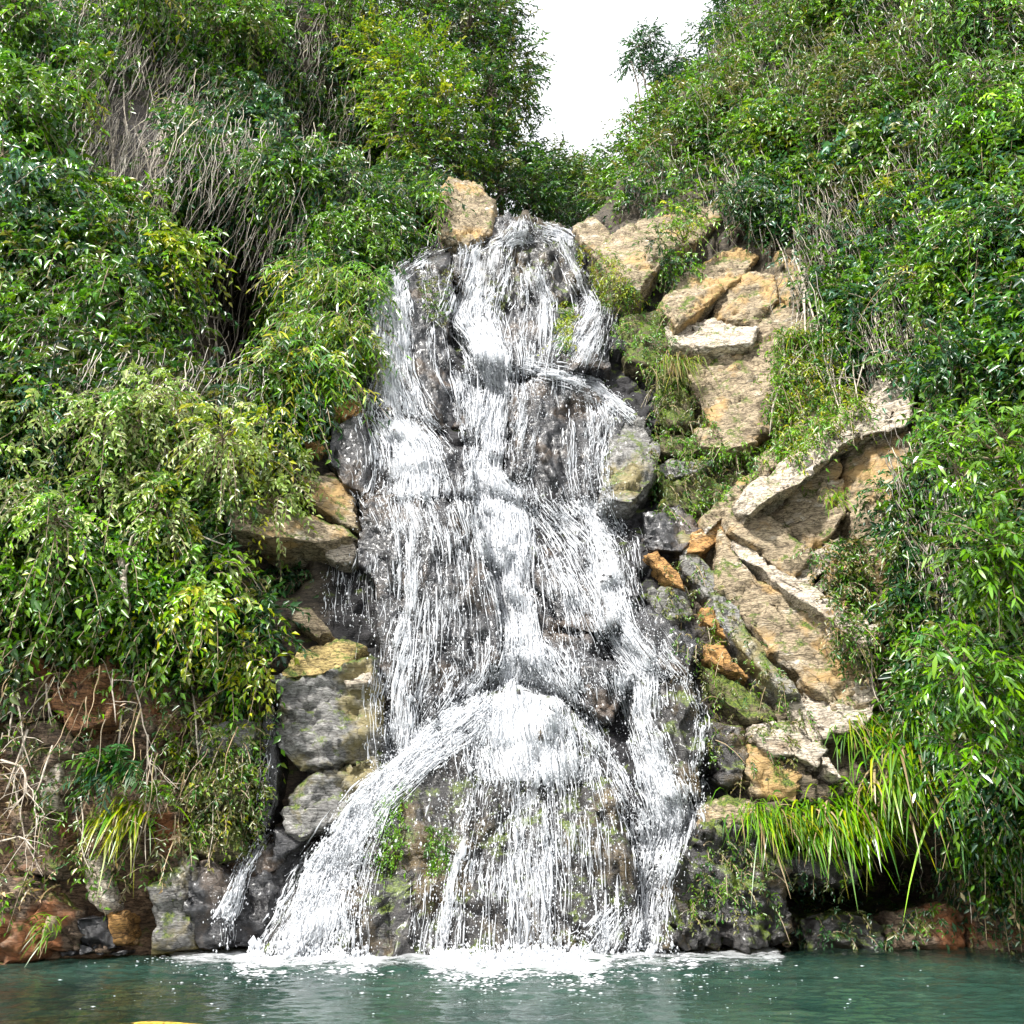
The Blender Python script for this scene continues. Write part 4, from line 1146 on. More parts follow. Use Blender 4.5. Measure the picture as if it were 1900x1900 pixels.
P, S = P[keep], S[keep]
V, F = octs(P + np.array([0, 0, 0.012]), np.stack([S * 1.7, S * 0.95, S * 0.38], -1))
V += 0.25 * S.repeat(6)[:, None] * rf.normal(0, 0.5, V.shape) * np.array([1, 1, 0.3])
foam = obj('foam', make_mesh('foam', V, F), M['foam'])
tag(foam, 'white foam and flecks spreading from the waterfall foot, and white specks for glints across the pool', 'foam', kind='stuff')
# churned foam: a torn sheet lying on the water, closed at the impact and fraying outward
fx, fy = np.arange(-7.0, 6.5, 0.06), np.arange(12.8, 18.4, 0.06)
FX, FY = np.meshgrid(fx, fy)
fq = np.stack([FX, FY, 0 * FX], -1).reshape(-1, 3)
fu, fv_ = project(fq)
band = lambda u0, u1, v0, sv: np.exp(-np.maximum(0, np.maximum(u0 - fu, fu - u1)) ** 2 / 50 ** 2) * np.exp(-np.maximum(0, fv_ - v0) / sv)
cv2 = np.max([band(450, 700, 1776, 34), 0.8 * band(340, 790, 1778, 36), band(820, 1100, 1790, 32), 0.9 * band(1000, 1280, 1768, 34), 0.75 * band(780, 1420, 1775, 48)], 0)
fq[:, 2] = 0.02 + 0.05 * cv2 * (0.5 + fbm(fq * 3.0, 4, 15)) + 0.012 * vnoise(fq * 12, 16)
n0, n1 = FX.shape
idx = np.arange(n0 * n1).reshape(n0, n1)
A_, B_, C_, D_ = idx[:-1, :-1].ravel(), idx[:-1, 1:].ravel(), idx[1:, 1:].ravel(), idx[1:, :-1].ravel()
fF = np.concatenate([np.stack([A_, B_, C_], -1), np.stack([A_, C_, D_], -1)])
fF = fF[(cv2[fF] > 0.06).all(1)]
us_ = np.unique(fF)
rm = np.full(len(fq), -1)
rm[us_] = np.arange(len(us_))
fs_ = obj('foam_sheet', make_mesh('foam_sheet', fq[us_], rm[fF], None, True, fq[us_][:, :2] * np.array([2.6, 4.2]), {'cover': (-0.50 + 0.85 * cv2)[us_]}), M['foam_film'], foam)
# splash bursts where the water lands
us = np.concatenate([rf.uniform(470, 690, 1500), rf.uniform(800, 1100, 1300), rf.uniform(1090, 1260, 1100)])
vs = np.where(us < 750, 1770, np.where(us < 1090, 1783, 1762)) + rf.normal(0, 5, len(us))
d = ray(us, vs)
P = np.array([0, 0, CAM_H]) + d * (-CAM_H / d[:, 2])[:, None]
P[:, 2] = np.abs(rf.normal(0, 0.10, len(P)))
P[:, 1] += rf.normal(0, 0.22, len(P)) - 0.1
S = 0.018 * np.exp(rf.normal(0, 0.55, len(P)))
V, F = octs(P, np.stack([S, S, S * 1.3], -1))
obj('splash', make_mesh('splash', V, F), M['strand'], fall, kind='stuff')
print('pool', round(time.time() - T0, 1))

# ------------------------------------------------------------------ vegetation
rv = np.random.default_rng(2024)
PAL = {
 'mid':    [(0.066, 0.150, 0.018), (0.095, 0.185, 0.020), (0.038, 0.105, 0.022)],
 'bright': [(0.105, 0.240, 0.018), (0.150, 0.280, 0.022), (0.065, 0.170, 0.015)],
 'yellow': [(0.230, 0.290, 0.022), (0.170, 0.250, 0.020), (0.290, 0.300, 0.035)],
 'dark':   [(0.022, 0.070, 0.022), (0.034, 0.100, 0.030), (0.018, 0.055, 0.026)],
 'blue':   [(0.040, 0.110, 0.060), (0.055, 0.130, 0.080), (0.030, 0.085, 0.045)],
 'pale':   [(0.250, 0.330, 0.120), (0.200, 0.290, 0.080), (0.320, 0.370, 0.170)],
 'olive':  [(0.100, 0.120, 0.030), (0.140, 0.140, 0.045), (0.070, 0.095, 0.025)],
 'dry':    [(0.300, 0.220, 0.120), (0.220, 0.160, 0.085), (0.380, 0.300, 0.190)],
}
def pal_cols(names, n, rng):
    """names: list of (palette, weight); one colour per row"""
    w = np.array([x[1] for x in names], float)
    k = rng.choice(len(names), n, p=w / w.sum())
    tab = np.array([PAL[x[0]] for x in names])
    return tab[k, rng.integers(0, 3, n)]

DOWN = np.array([0, 0, -1.0])
def twig_leaves(B, D, Ln, m, Lf, ratio, tcol, rng, droop=0.4, spread=0.9, long=False, fold=0.3, jit=0.18, up=None):
    """leaves set along N curved twigs -> V, F, C, and the twig polylines"""
    n = len(B)
    D = nrm(D)
    ts = np.linspace(0.12, 1.0, m)
    def pos(t):
        return B[:, None] + D[:, None] * (Ln[:, None] * t[None])[..., None] + DOWN * (droop * Ln[:, None] * t[None] ** 2)[..., None]
    P = pos(ts)
    T = nrm(D[:, None] + DOWN * (2 * droop * ts)[None, :, None])
    ref = nrm(np.array([0, -0.55, 0.8]) + 0.35 * rng.normal(size=(n, 3)))
    S = nrm(np.cross(T, ref[:, None]))
    sg = np.where(np.arange(m) % 2 == 0, 1.0, -1.0)[None, :, None]
    ang = rng.uniform(0.5, 1.0, (n, m, 1)) * spread
    LD = nrm(T * 0.75 + S * sg * ang + 0.28 * rng.normal(size=(n, m, 3)) + DOWN * 0.15)
    U = nrm(ref[:, None] + 0.45 * rng.normal(size=(n, m, 3)))
    L_ = Lf * np.exp(rng.normal(0, 0.22, (n, m)))
    C = tcol[:, None] * np.exp(rng.normal(0, jit, (n, m, 1))) * (1 + rng.normal(0, 0.05, (n, m, 3)))
    V, F, CC = leaves(P.reshape(-1, 3), LD.reshape(-1, 3), U.reshape(-1, 3), L_.ravel(), L_.ravel() * ratio, np.clip(C.reshape(-1, 3), 0.004, 0.8), rng, long=long, fold=fold, droop=0.25 if not long else 0.35)
    return V, F, CC, pos(np.linspace(0, 1, 4))

# ---- the mass of climbing leaves on both walls (nobody could count it)
def cover(poly, n, m, Lf, ratio, pal, seed, off=(0.05, 0.7), dens=0.0, droop=0.5, tl=0.7, holes=(), long=False, dirn=(0, -0.45, -0.1), tw=True, fr=0.45):
    rng = np.random.default_rng(seed)
    poly = np.array(poly, float)
    lo, hi = poly.min(0), poly.max(0)
    k = int(n * 3.2)
    u, v = rng.uniform(lo[0], hi[0], k), rng.uniform(lo[1], hi[1], k)
    ok = inside(poly, u, v)
    for h in holes:
        ok &= ~(inside(h, u, v) & (rng.uniform(size=k) < 0.985))
    u, v = u[ok], v[ok]
    P, Nn = pm(u, v, lin=False)
    g = ~np.isnan(P).any(1)
    P, Nn = P[g], Nn[g]
    cl_ = fbm(P * fr, 3, seed + 1)
    keep = cl_ + rng.uniform(-0.55, 0.55, len(P)) > dens - 0.25
    P, Nn, cl_ = P[keep][:n], Nn[keep][:n], cl_[keep][:n]
    o_ = off[0] + (off[1] - off[0]) * np.clip(0.5 + 0.9 * cl_ + 0.35 * rng.normal(size=len(P)), 0, 1.3)
    B = P + (Nn * 0.5 + np.array([0, -0.5, 0.1])) * o_[:, None]
    D = Nn * 0.5 + np.array(dirn) + 0.75 * rng.normal(size=P.shape)
    # neighbouring twigs share a tone
    tone = vnoise(P * 0.9, seed + 2)
    order = np.clip(((tone + 1) / 2 + 0.22 * rng.normal(size=len(P))), 0, 0.999)
    w = np.cumsum([x[1] for x in pal])
    kk = np.searchsorted(w / w[-1], order)
    tab = np.array([PAL[x[0]] for x in pal])
    tc = tab[np.clip(kk, 0, len(pal) - 1), rng.integers(0, 3, len(P))]
    Ln = tl * np.exp(rng.normal(0, 0.35, len(P)))
    V, F, C, tp = twig_leaves(B, D, Ln, m, Lf, ratio, tc, rng, droop=droop, long=long)
    out = [(V, F, C)]
    if tw:
        sel = rng.uniform(size=len(P)) < 0.5
        R_ = np.tile(np.array([0.012, 0.010, 0.008, 0.004]), (sel.sum(), 1)) * 1.2
        tv, tf = tubes(tp[sel], R_)
        out.append((tv, tf, np.tile(np.array([0.24, 0.19, 0.13]), (len(tv), 1)) * rng.uniform(0.4, 2.1, len(tv) // 12).repeat(12)[:, None]))
    return out

def stuff(name, label, parts, mat='leaf'):
    acc = Acc()
    for p in parts:
        for V, F, C in p:
            acc.add(V, F, C)
    o = obj(name, acc.mesh(name), M[mat])
    return tag(o, label, 'foliage', kind='stuff')

DEAD = [(150,190),(300,170),(330,280),(310,400),(200,380),(160,300)]
HOLE1 = [(360,470),(510,460),(515,700),(430,725),(300,690),(290,620),(360,600)]
HOLE2 = [(615,340),(680,330),(690,400),(620,410)]
HOLE3 = [(750,385),(815,390),(810,440),(760,430)]
lh = [DEAD, HOLE1, HOLE2, HOLE3]
stuff('climbing_foliage', 'mass of small-leaved climbers covering the cliff left of the waterfall', [
    cover([(-120,-120),(720,-120),(760,200),(640,420),(-120,560)], 9000, 9, 0.20, 0.42, [('dark', 2), ('mid', 3), ('bright', 1.6), ('blue', 2.4), ('mid', 1.5)], 101, (0.0, 1.2), 0.16, 0.6, 0.7, lh),
    cover([(640,180),(830,320),(820,420),(720,510),(680,640),(560,820),(500,760),(520,500),(560,350)], 3000, 9, 0.19, 0.36, [('mid', 3), ('dark', 2), ('bright', 2)], 102, (0.05, 0.7), 0.0, 0.7, 0.7, [HOLE2, HOLE3]),
    cover([(-120,420),(330,480),(560,500),(560,820),(-120,840)], 3800, 9, 0.19, 0.42, [('mid', 3), ('olive', 1.4), ('dark', 2), ('bright', 1.4)], 103, (0.0, 1.0), 0.16, 0.5, 0.7, lh),
    cover([(-120,780),(560,820),(560,880),(420,960),(430,1040),(520,1150),(480,1320),(330,1280),(200,1200),(-120,1230)], 3000, 9, 0.16, 0.42, [('dark', 2), ('mid', 3), ('olive', 1)], 104, (0.0, 0.5), 0.0, 0.5, 0.6),
    cover([(-120,1180),(360,1250),(380,1500),(330,1640),(150,1640),(-120,1700)], 420, 7, 0.10, 0.40, [('mid', 3), ('olive', 2), ('dry', 1.5), ('bright', 1)], 105, (0.0, 0.3), 0.05, 0.5, 0.4),
    cover([(300,1300),(520,1290),(480,1560),(330,1560)], 420, 8, 0.09, 0.45, [('olive', 3), ('mid', 2), ('yellow', 1)], 106, (0.0, 0.15), 0.2, 0.6, 0.3),
])
SLABS = [[(1100,395),(1330,375),(1300,470),(1200,540),(1120,480)], [(1240,500),(1400,455),(1450,560),(1440,800),(1330,800),(1250,650)],
         [(1340,935),(1450,850),(1660,700),(1695,720),(1570,850),(1560,1000),(1620,1180),(1620,1320),(1500,1330),(1340,1100)]]
stuff('climbing_foliage', 'mass of leafy climbers covering the cliff right of the waterfall', [
    cover([(1340,-120),(2040,-120),(2040,330),(1600,400),(1340,420),(1180,400),(1130,380),(1200,290),(1330,110)], 7600, 9, 0.19, 0.40, [('olive', 2), ('mid', 3), ('bright', 2), ('dark', 1.6)], 111, (0.0, 1.1), 0.10, 0.6, 0.8),
    cover([(1340,380),(1600,330),(2040,300),(2040,760),(1720,720),(1580,700),(1540,600),(1460,470)], 5600, 9, 0.18, 0.42, [('mid', 3), ('blue', 2), ('bright', 2.2), ('dark', 2)], 112, (0.0, 1.0), 0.12, 0.5, 0.7),
    cover([(1760,740),(2040,700),(2040,1480),(1780,1500),(1690,1330),(1665,1150),(1640,1000),(1660,880),(1720,800)], 5000, 9, 0.15, 0.40, [('mid', 3), ('dark', 2.2), ('olive', 1), ('bright', 1.4)], 113, (0.0, 0.8), 0.12, 0.5, 0.6),
    cover([(1640,1300),(2040,1400),(2040,1740),(1790,1660),(1760,1560)], 1300, 8, 0.12, 0.42, [('mid', 3), ('dark', 2), ('olive', 2), ('dry', 0.8)], 114, (0.0, 0.4), 0.05, 0.6, 0.5),
    cover([(1140,540),(1300,580),(1330,820),(1460,830),(1380,900),(1300,960),(1200,960),(1210,700),(1130,640)], 900, 8, 0.09, 0.40, [('olive', 2), ('mid', 2), ('bright', 2)], 115, (0.0, 0.2), 0.15, 0.8, 0.3, SLABS),
    cover([(1430,620),(1560,620),(1600,760),(1480,860),(1420,850)], 1000, 8, 0.12, 0.30, [('bright', 2), ('yellow', 1.3), ('mid', 2)], 116, (0.0, 0.3), 0.0, 0.9, 0.4),
    cover([(1190,1030),(1300,1030),(1400,1180),(1500,1320),(1480,1420),(1320,1480),(1300,1280),(1230,1150)], 330, 8, 0.075, 0.42, [('mid', 2), ('olive', 2), ('bright', 1)], 117, (0.0, 0.15), 0.25, 0.6, 0.25),
    cover([(1480,1020),(1600,1000),(1660,1230),(1560,1240),(1540,1120)], 420, 8, 0.10, 0.40, [('olive', 2), ('mid', 2), ('dry', 1)], 118, (0.0, 0.25), 0.1, 0.6, 0.35),
    cover([(1300,1560),(1420,1560),(1450,1700),(1260,1720)], 160, 7, 0.07, 0.42, [('olive', 2), ('mid', 2)], 119, (0.0, 0.06), 0.2, 0.6, 0.2),
    cover([(1450,1620),(1780,1600),(1880,1740),(1480,1750)], 240, 7, 0.08, 0.42, [('olive', 2), ('dark', 2), ('mid', 1)], 120, (0.0, 0.1), 0.2, 0.6, 0.2),
])
# moss and small plants clinging inside the falls
stuff('moss', 'green moss and tiny plants clinging to the rocks inside the falls', [
    cover([(770,500),(835,500),(830,600),(790,600)], 130, 7, 0.08, 0.4, [('olive', 3), ('mid', 1)], 131, (0.0, 0.08), -0.3, 0.8, 0.2, tw=False),
    cover([(1030,560),(1070,560),(1060,650),(1030,640)], 170, 7, 0.09, 0.35, [('yellow', 3), ('mid', 2)], 132, (0.0, 0.1), -0.5, 0.9, 0.25, tw=False),
    cover([(700,1480),(760,1450),(750,1600),(700,1640)], 160, 7, 0.06, 0.4, [('olive', 2), ('bright', 2)], 133, (0.0, 0.05), -0.1, 0.8, 0.15, tw=False),
    cover([(790,1530),(830,1540),(825,1610),(795,1610)], 80, 7, 0.06, 0.4, [('bright', 2), ('mid', 2)], 134, (0.0, 0.05), -0.3, 0.8, 0.15, tw=False),
    cover([(905,520),(950,540),(930,600),(910,580)], 40, 6, 0.07, 0.4, [('olive', 2)], 135, (0.0, 0.05), -0.3, 0.8, 0.15, tw=False),
    cover([(1060,460),(1140,470),(1200,560),(1130,570)], 260, 8, 0.09, 0.35, [('olive', 2), ('yellow', 2), ('mid', 2)], 136, (0.0, 0.15), -0.2, 0.9, 0.3, tw=False),
])
def curtain(box, n, seed, lmin, lmax, out, cols, holes=(), sway=0.13):
    """a tangle of fine bare stems hanging in front of the leaves"""
    rng = np.random.default_rng(seed)
    poly = np.array(box, float)
    lo, hi = poly.min(0), poly.max(0)
    u, v = rng.uniform(lo[0], hi[0], n * 3), rng.uniform(lo[1], hi[1], n * 3)
    ok = inside(poly, u, v)
    u, v = u[ok], v[ok]
    P, Nn = pm(u, v, lin=False)
    cl_ = vnoise(np.nan_to_num(P) * 0.55, seed)
    g = ~np.isnan(P).any(1) & (cl_ + rng.uniform(-0.5, 0.5, len(u)) > -0.05)
    P, Nn = P[g][:n], Nn[g][:n]
    k = len(P)
    B = P + (Nn * 0.4 + np.array([0, -0.8, 0.1])) * rng.uniform(*out, k)[:, None]
    Ln = rng.uniform(lmin, lmax, k)
    q_ = np.linspace(0, 1, 10)
    x_ = np.cumsum(rng.normal(0, sway, (k, 10)), 1) * Ln[:, None] * 0.35
    y_ = np.cumsum(rng.normal(-0.02, sway * 0.6, (k, 10)), 1) * Ln[:, None] * 0.3
    for a_ in (x_, y_):
        a_[:] = (np.pad(a_, ((0, 0), (1, 1)), mode='edge')[:, :-2] + 2 * a_ + np.pad(a_, ((0, 0), (1, 1)), mode='edge')[:, 2:]) / 4 * 0.8
    W = B[:, None] + np.stack([x_, y_ - 0.25 * q_[None] * Ln[:, None], -q_[None] * Ln[:, None]], -1)
    r0 = rng.uniform(0.008, 0.019, k)
    V, F = tubes(W, r0[:, None] * np.linspace(1, 0.25, 10)[None])
    C = np.array(cols)[rng.integers(0, len(cols), k)] * np.exp(rng.normal(0, 0.3, (k, 1)))
    return [(V, F, np.repeat(C, 30, 0))]
VC = [(0.34, 0.31, 0.27), (0.22, 0.19, 0.16), (0.13, 0.11, 0.09), (0.42, 0.38, 0.32)]
stuff('vine_tangle', 'tangle of fine grey-brown stems hanging over the upper left wall', [
    curtain([(-60,-60),(700,-60),(700,330),(560,480),(-60,520)], 1900, 201, 0.8, 3.4, (0.5, 1.6), VC),
    curtain([(-60,420),(560,450),(560,760),(-60,800)], 1000, 202, 0.5, 2.2, (0.5, 1.3), VC),
    curtain([(150,190),(320,170),(330,330),(170,330)], 130, 203, 0.8, 2.6, (0.1, 1.0), VC),
    curtain([(-60,1100),(480,1180),(440,1420),(-60,1480)], 40, 204, 0.3, 1.3, (0.2, 0.6), [(0.36, 0.27, 0.17), (0.24, 0.17, 0.10), (0.45, 0.37, 0.26)]),
])
stuff('vine_tangle', 'tangle of fine grey-brown stems hanging over the right wall', [
    curtain([(1360,-60),(1960,-60),(1800,330),(1560,420),(1200,390),(1300,160)], 1600, 211, 0.7, 3.0, (0.5, 1.4), VC),
    curtain([(1400,400),(1740,380),(1740,680),(1540,700),(1440,520)], 700, 212, 0.6, 2.4, (0.3, 1.1), VC),
    curtain([(1620,820),(1800,800),(1820,1300),(1680,1300),(1640,1000)], 420, 213, 0.4, 1.6, (0.3, 0.8), VC),
])
print('cover', round(time.time() - T0, 1))

# ---- single shrubs
def shrub(name, label, u, v, rad, pal, Lf, ratio, n, m=10, out=0.7, tl=0.7, droop=0.75, flat=0.75, mat='leaf', long=False, group=None, depth=None, dirn=(0, -0.25, -0.35), seed=None, cat='shrub'):
    """rooted on the wall, leafy twigs filling an uneven clump that leans out from it"""
    seed = seed or int(u * 3 + v * 7) % 99991
    rng = np.random.default_rng(seed)
    P, Nn = pm(np.array([u]), np.array([v]), lin=False)
    root = P[0] if not np.isnan(P[0]).any() else at(np.array(float(u)), np.array(float(v)), depth or 26)
    cen = at(np.array(float(u)), np.array(float(v)), depth) if depth else root + (Nn[0] * 0.4 + np.array([0, -0.8, 0.15])) * out
    base = root + np.array([0, 0.1, -0.35 * rad])
    # lobes
    k = 6
    lob = cen + rng.normal(size=(k, 3)) * rad * np.array([0.55, 0.35, 0.5])
    which = rng.integers(0, k, n)
    dirs = nrm(rng.normal(size=(n, 3)) + np.array([0, -0.35, 0.25]))
    rr_ = rad * 0.55 * rng.uniform(0.25, 1.0, n) ** 0.6
    B = lob[which] + dirs * rr_[:, None] * np.array([1, flat, 1])
    D = dirs + np.array(dirn) + 0.4 * rng.normal(size=(n, 3))
    tc = pal_cols(pal, n, rng) * np.exp(0.25 * rng.normal(size=k))[which][:, None]
    Ln = tl * np.exp(rng.normal(0, 0.3, n))
    V, F, C, tp = twig_leaves(B, D, Ln, m, Lf, ratio, tc, rng, droop=droop, long=bool(long))
    t = thing(name, label, cat, tuple(base), group)
    if long is True:
        # the leaves nearest the viewer can be told apart: each is a part of its own
        Q = V.reshape(-1, 6, 3)
        uu, vv = project(Q[:, 5])
        near = np.argsort(Q[:, 3, 1] + 9 * ((uu < 0) | (uu > 1900)))[:260]
        rest = np.ones(len(Q), bool)
        rest[near] = False
        bank = [make_mesh('leaf', np.array([[0, 0, 0], [.33, .5, -.03], [.33, -.5, -.03], [.68, .38, -.13], [.68, -.38, -.13], [1, 0, -.3]], float), np.array([[0, 1, 2], [1, 3, 4], [1, 4, 2], [3, 5, 4]]), np.array(c0)) for c0 in PAL['bright'] + PAL['mid'][:2] + PAL['mid'][:1]]
        for me_ in bank:
            me_.materials.append(M[mat])
        for i in near:
            x_ = Q[i, 5] - Q[i, 0]
            l_ = np.linalg.norm(x_)
            x_ = x_ / l_
            y_ = Q[i, 1] - Q[i, 2]
            w_ = np.linalg.norm(y_)
            y_ = nrm(y_ - x_ * (y_ @ x_))
            z_ = np.cross(x_, y_)
            if z_[2] < 0:
                y_, z_ = -y_, -z_
            o = bpy.data.objects.new('leaf', bank[rng.integers(0, len(bank))])
            COL.objects.link(o)
            o.parent = t
            mw = Matrix([[x_[k] * l_, y_[k] * w_, z_[k] * l_, Q[i, 0, k] - base[k]] for k in range(3)] + [[0, 0, 0, 1]])
            o.matrix_basis = mw
        V, C = Q[rest].reshape(-1, 3), C.reshape(-1, 6, 3)[rest].reshape(-1, 3)
        F = F[:rest.sum() * 4]
    me = make_mesh('foliage', V, F, C)
    obj('foliage', me, M[mat], t, kind='stuff')
    # stems run from the root to the lobes and on to the twigs
    acc = Acc()
    for c_ in lob:
        s_ = np.linspace(0, 1, 6)[:, None]
        pl = base * (1 - s_) + c_ * s_ + np.array([0, 0, 0.18 * rad]) * np.sin(s_ * np.pi) + rng.normal(0, 0.05 * rad, (6, 3)) * np.sin(s_ * np.pi)
        r0 = 0.018 + 0.02 * rad
        tv, tf = tubes(pl[None], np.linspace(r0, r0 * 0.45, 6)[None], 5)
        obj('stem', make_mesh('stem', tv, tf, None, True), M['twig'], t)
    tv, tf = tubes(tp[::2], np.tile(np.array([0.012, 0.010, 0.008, 0.004]), (len(tp[::2]), 1)))
    acc.add(tv, tf)
    lk = np.stack([lob[which], B], 1)[::4]
    tv, tf = tubes(lk, np.tile(np.array([0.014, 0.010]), (len(lk), 1)))
    acc.add(tv, tf)
    obj('twigs', acc.mesh('twigs'), M['twig'], t, kind='stuff')
    return t

S_ = shrub
MIX_L = [('mid', 2), ('bright', 2)]
# left wall
S_('shrub', 'pale green shrub leaning out of the left wall, brightest left of the pinkish slab', 380, 900, 1.15, [('pale', 3), ('yellow', 1)], 0.13, 0.42, 300, 12, 0.9, 0.6)
S_('shrub', 'pale shrub at mid height, halfway between the left edge and the pinkish slab', 230, 880, 1.15, [('pale', 3), ('bright', 1)], 0.13, 0.42, 300, 12, 0.9, 0.6)
S_('shrub', 'grey-green shrub at the left edge beside the pale shrubs', 70, 850, 1.1, [('pale', 2), ('blue', 1.5), ('mid', 1)], 0.13, 0.42, 300, 12, 0.9, 0.6)
S_('shrub', 'light green shrub hanging below the pale shrubs on the left wall', 130, 1010, 1.0, [('pale', 2), ('bright', 2)], 0.125, 0.42, 260, 12, 0.85, 0.6)
S_('shrub', 'light green shrub just left of the dark gap under the pinkish slab', 330, 1040, 0.95, [('pale', 2), ('bright', 2), ('yellow', 1)], 0.125, 0.42, 240, 12, 0.85, 0.6)
S_('shrub', 'small yellow-green shrub above the pinkish slab', 500, 860, 0.75, [('pale', 2), ('yellow', 2)], 0.14, 0.42, 120, 10, 0.8, 0.55)
S_('shrub', 'leafy shrub drooping over the brown left bank, right part', 400, 1170, 0.85, [('bright', 2), ('yellow', 1.5), ('pale', 1)], 0.16, 0.45, 130, 10, 0.9, 0.7)
S_('shrub', 'leafy shrub drooping over the brown left bank, middle part', 250, 1120, 0.85, [('mid', 2), ('bright', 2)], 0.16, 0.45, 130, 10, 0.9, 0.7)
S_('shrub', 'sparse green shrub at the left edge above the rusty red rock', 60, 1130, 0.85, [('mid', 2), ('bright', 1)], 0.16, 0.45, 110, 10, 0.9, 0.7)
S_('shrub', 'yellow-green leaf cluster hanging above the black wet slab', 450, 1240, 0.55, [('yellow', 2), ('bright', 2)], 0.15, 0.45, 60, 9, 0.6, 0.6)
S_('shrub', 'dark green shrub in the gap under the pinkish slab', 510, 1070, 0.6, [('dark', 3), ('mid', 1)], 0.12, 0.42, 90, 9, 0.4, 0.5)
S_('shrub', 'bright green bough hanging at the upper left edge', 60, 320, 1.6, [('bright', 3), ('mid', 2)], 0.24, 0.36, 230, 11, 1.4, 1.1, dirn=(0.5, -0.4, -0.2))
S_('shrub', 'green bough sloping down from the upper left edge toward the grey dead patch', 150, 250, 1.0, [('bright', 3), ('yellow', 1)], 0.22, 0.36, 110, 11, 1.5, 1.1, dirn=(0.7, -0.4, -0.5))
S_('shrub', 'glossy blue-green shrub at the left edge below the grey dead patch', 90, 440, 1.3, [('blue', 2), ('mid', 2), ('bright', 1)], 0.22, 0.4, 190, 11, 1.3, 0.9, mat='leaf_glossy')
S_('shrub', 'bright green shrub hanging below the grey dead patch', 230, 450, 0.95, [('bright', 2), ('mid', 2), ('yellow', 0.7)], 0.21, 0.4, 170, 11, 1.3, 0.9, dirn=(0.4, -0.4, -0.2))
S_('shrub', 'yellow-green leafy spray over the deep dark hollow in the left wall', 310, 545, 0.7, [('yellow', 3), ('bright', 2)], 0.2, 0.4, 80, 10, 1.6, 0.8, dirn=(0.6, -0.4, 0))
S_('shrub', 'dark ferny shrub left of the deep dark hollow', 130, 600, 1.1, [('mid', 2), ('dark', 1), ('bright', 1)], 0.2, 0.4, 150, 10, 1.0, 0.8)
S_('shrub', 'drooping green shrub at the left edge level with the dark hollow', 20, 660, 1.0, [('bright', 2), ('mid', 2)], 0.2, 0.34, 140, 10, 1.2, 0.9)
S_('shrub', 'mid green shrub in the top left corner', 60, 90, 1.8, [('mid', 3), ('bright', 2), ('blue', 1)], 0.24, 0.4, 240, 11, 1.3, 1.0)
S_('shrub', 'yellow-tipped shrub at the top of the left wall above the grey dead patch', 260, 60, 1.7, [('bright', 2), ('yellow', 1.2), ('mid', 2)], 0.23, 0.4, 230, 11, 1.3, 1.0)
S_('shrub', 'olive shrub at the top of the left wall right of the yellow-tipped one', 410, 110, 1.6, [('olive', 1), ('bright', 2), ('mid', 2)], 0.23, 0.4, 200, 11, 1.2, 1.0)
S_('shrub', 'dark blue-green shrub right of the grey dead patch', 480, 270, 1.2, [('dark', 2), ('blue', 2), ('mid', 1)], 0.22, 0.4, 200, 11, 1.0, 0.9)
S_('shrub', 'green shrub left of the small black hole near the trees', 555, 370, 0.8, [('mid', 3), ('blue', 1), ('bright', 1)], 0.2, 0.38, 160, 11, 1.0, 0.9)
S_('shrub', 'grey-green shrub below the small black hole near the trees', 640, 480, 0.65, [('mid', 2), ('bright', 2)], 0.17, 0.36, 130, 10, 0.8, 0.7, dirn=(0.2, -0.4, -0.3))
S_('shrub', 'dark shrub beside the tan boulder at the lip above the lip', 700, 400, 0.9, [('dark', 2), ('mid', 2)], 0.17, 0.38, 130, 10, 0.7, 0.7)
# right wall
S_('shrub', 'dark rounded bush at the right end of the long tan top slab', 1390, 420, 0.85, [('dark', 3), ('mid', 1)], 0.15, 0.42, 170, 10, 0.7, 0.5)
S_('shrub', 'dark green bush between the two upper tan slabs', 1240, 520, 0.55, [('mid', 2), ('dark', 1), ('bright', 1)], 0.12, 0.4, 110, 9, 0.6, 0.4)
S_('shrub', 'green tuft growing on top of the long tan slab', 1270, 445, 0.45, [('bright', 2), ('yellow', 1)], 0.11, 0.36, 70, 9, 0.6, 0.4)
S_('shrub', 'yellow-green bush on the right slope above the dark rounded bush', 1420, 310, 1.2, [('yellow', 1.5), ('bright', 2), ('mid', 1)], 0.19, 0.4, 190, 11, 0.9, 0.8)
S_('shrub', 'grey-green large-leaved creeper patch on the right slope', 1620, 330, 1.1, [('blue', 3), ('pale', 0.7), ('mid', 1)], 0.24, 0.62, 140, 10, 0.9, 0.7)
S_('shrub', 'bright yellow-green bush right of the grey-green creeper patch', 1650, 410, 0.8, [('yellow', 1.4), ('bright', 3)], 0.15, 0.4, 140, 10, 0.9, 0.6)
S_('shrub', 'olive bush on the right skyline slope', 1345, 220, 1.2, [('olive', 2), ('bright', 1.5), ('mid', 1.5)], 0.2, 0.38, 210, 11, 0.9, 0.9)
S_('shrub', 'bright bush at the top of the right slope', 1480, 80, 1.5, [('bright', 2), ('olive', 1), ('mid', 2)], 0.21, 0.38, 220, 11, 1.0, 0.9)
S_('shrub', 'yellow-green bush at the top edge left of the pale hanging stem', 1560, 40, 1.3, [('yellow', 2), ('bright', 2)], 0.2, 0.38, 180, 11, 1.1, 0.9)
S_('shrub', 'broad green bush in the top right corner', 1820, 90, 1.5, [('bright', 2), ('mid', 2), ('dark', 1)], 0.2, 0.36, 240, 11, 1.2, 0.9, mat='leaf_glossy')
S_('shrub', 'glossy green bush on the right edge below the corner bush', 1800, 290, 1.3, [('bright', 2), ('mid', 3)], 0.19, 0.34, 220, 11, 1.2, 0.8, mat='leaf_glossy')
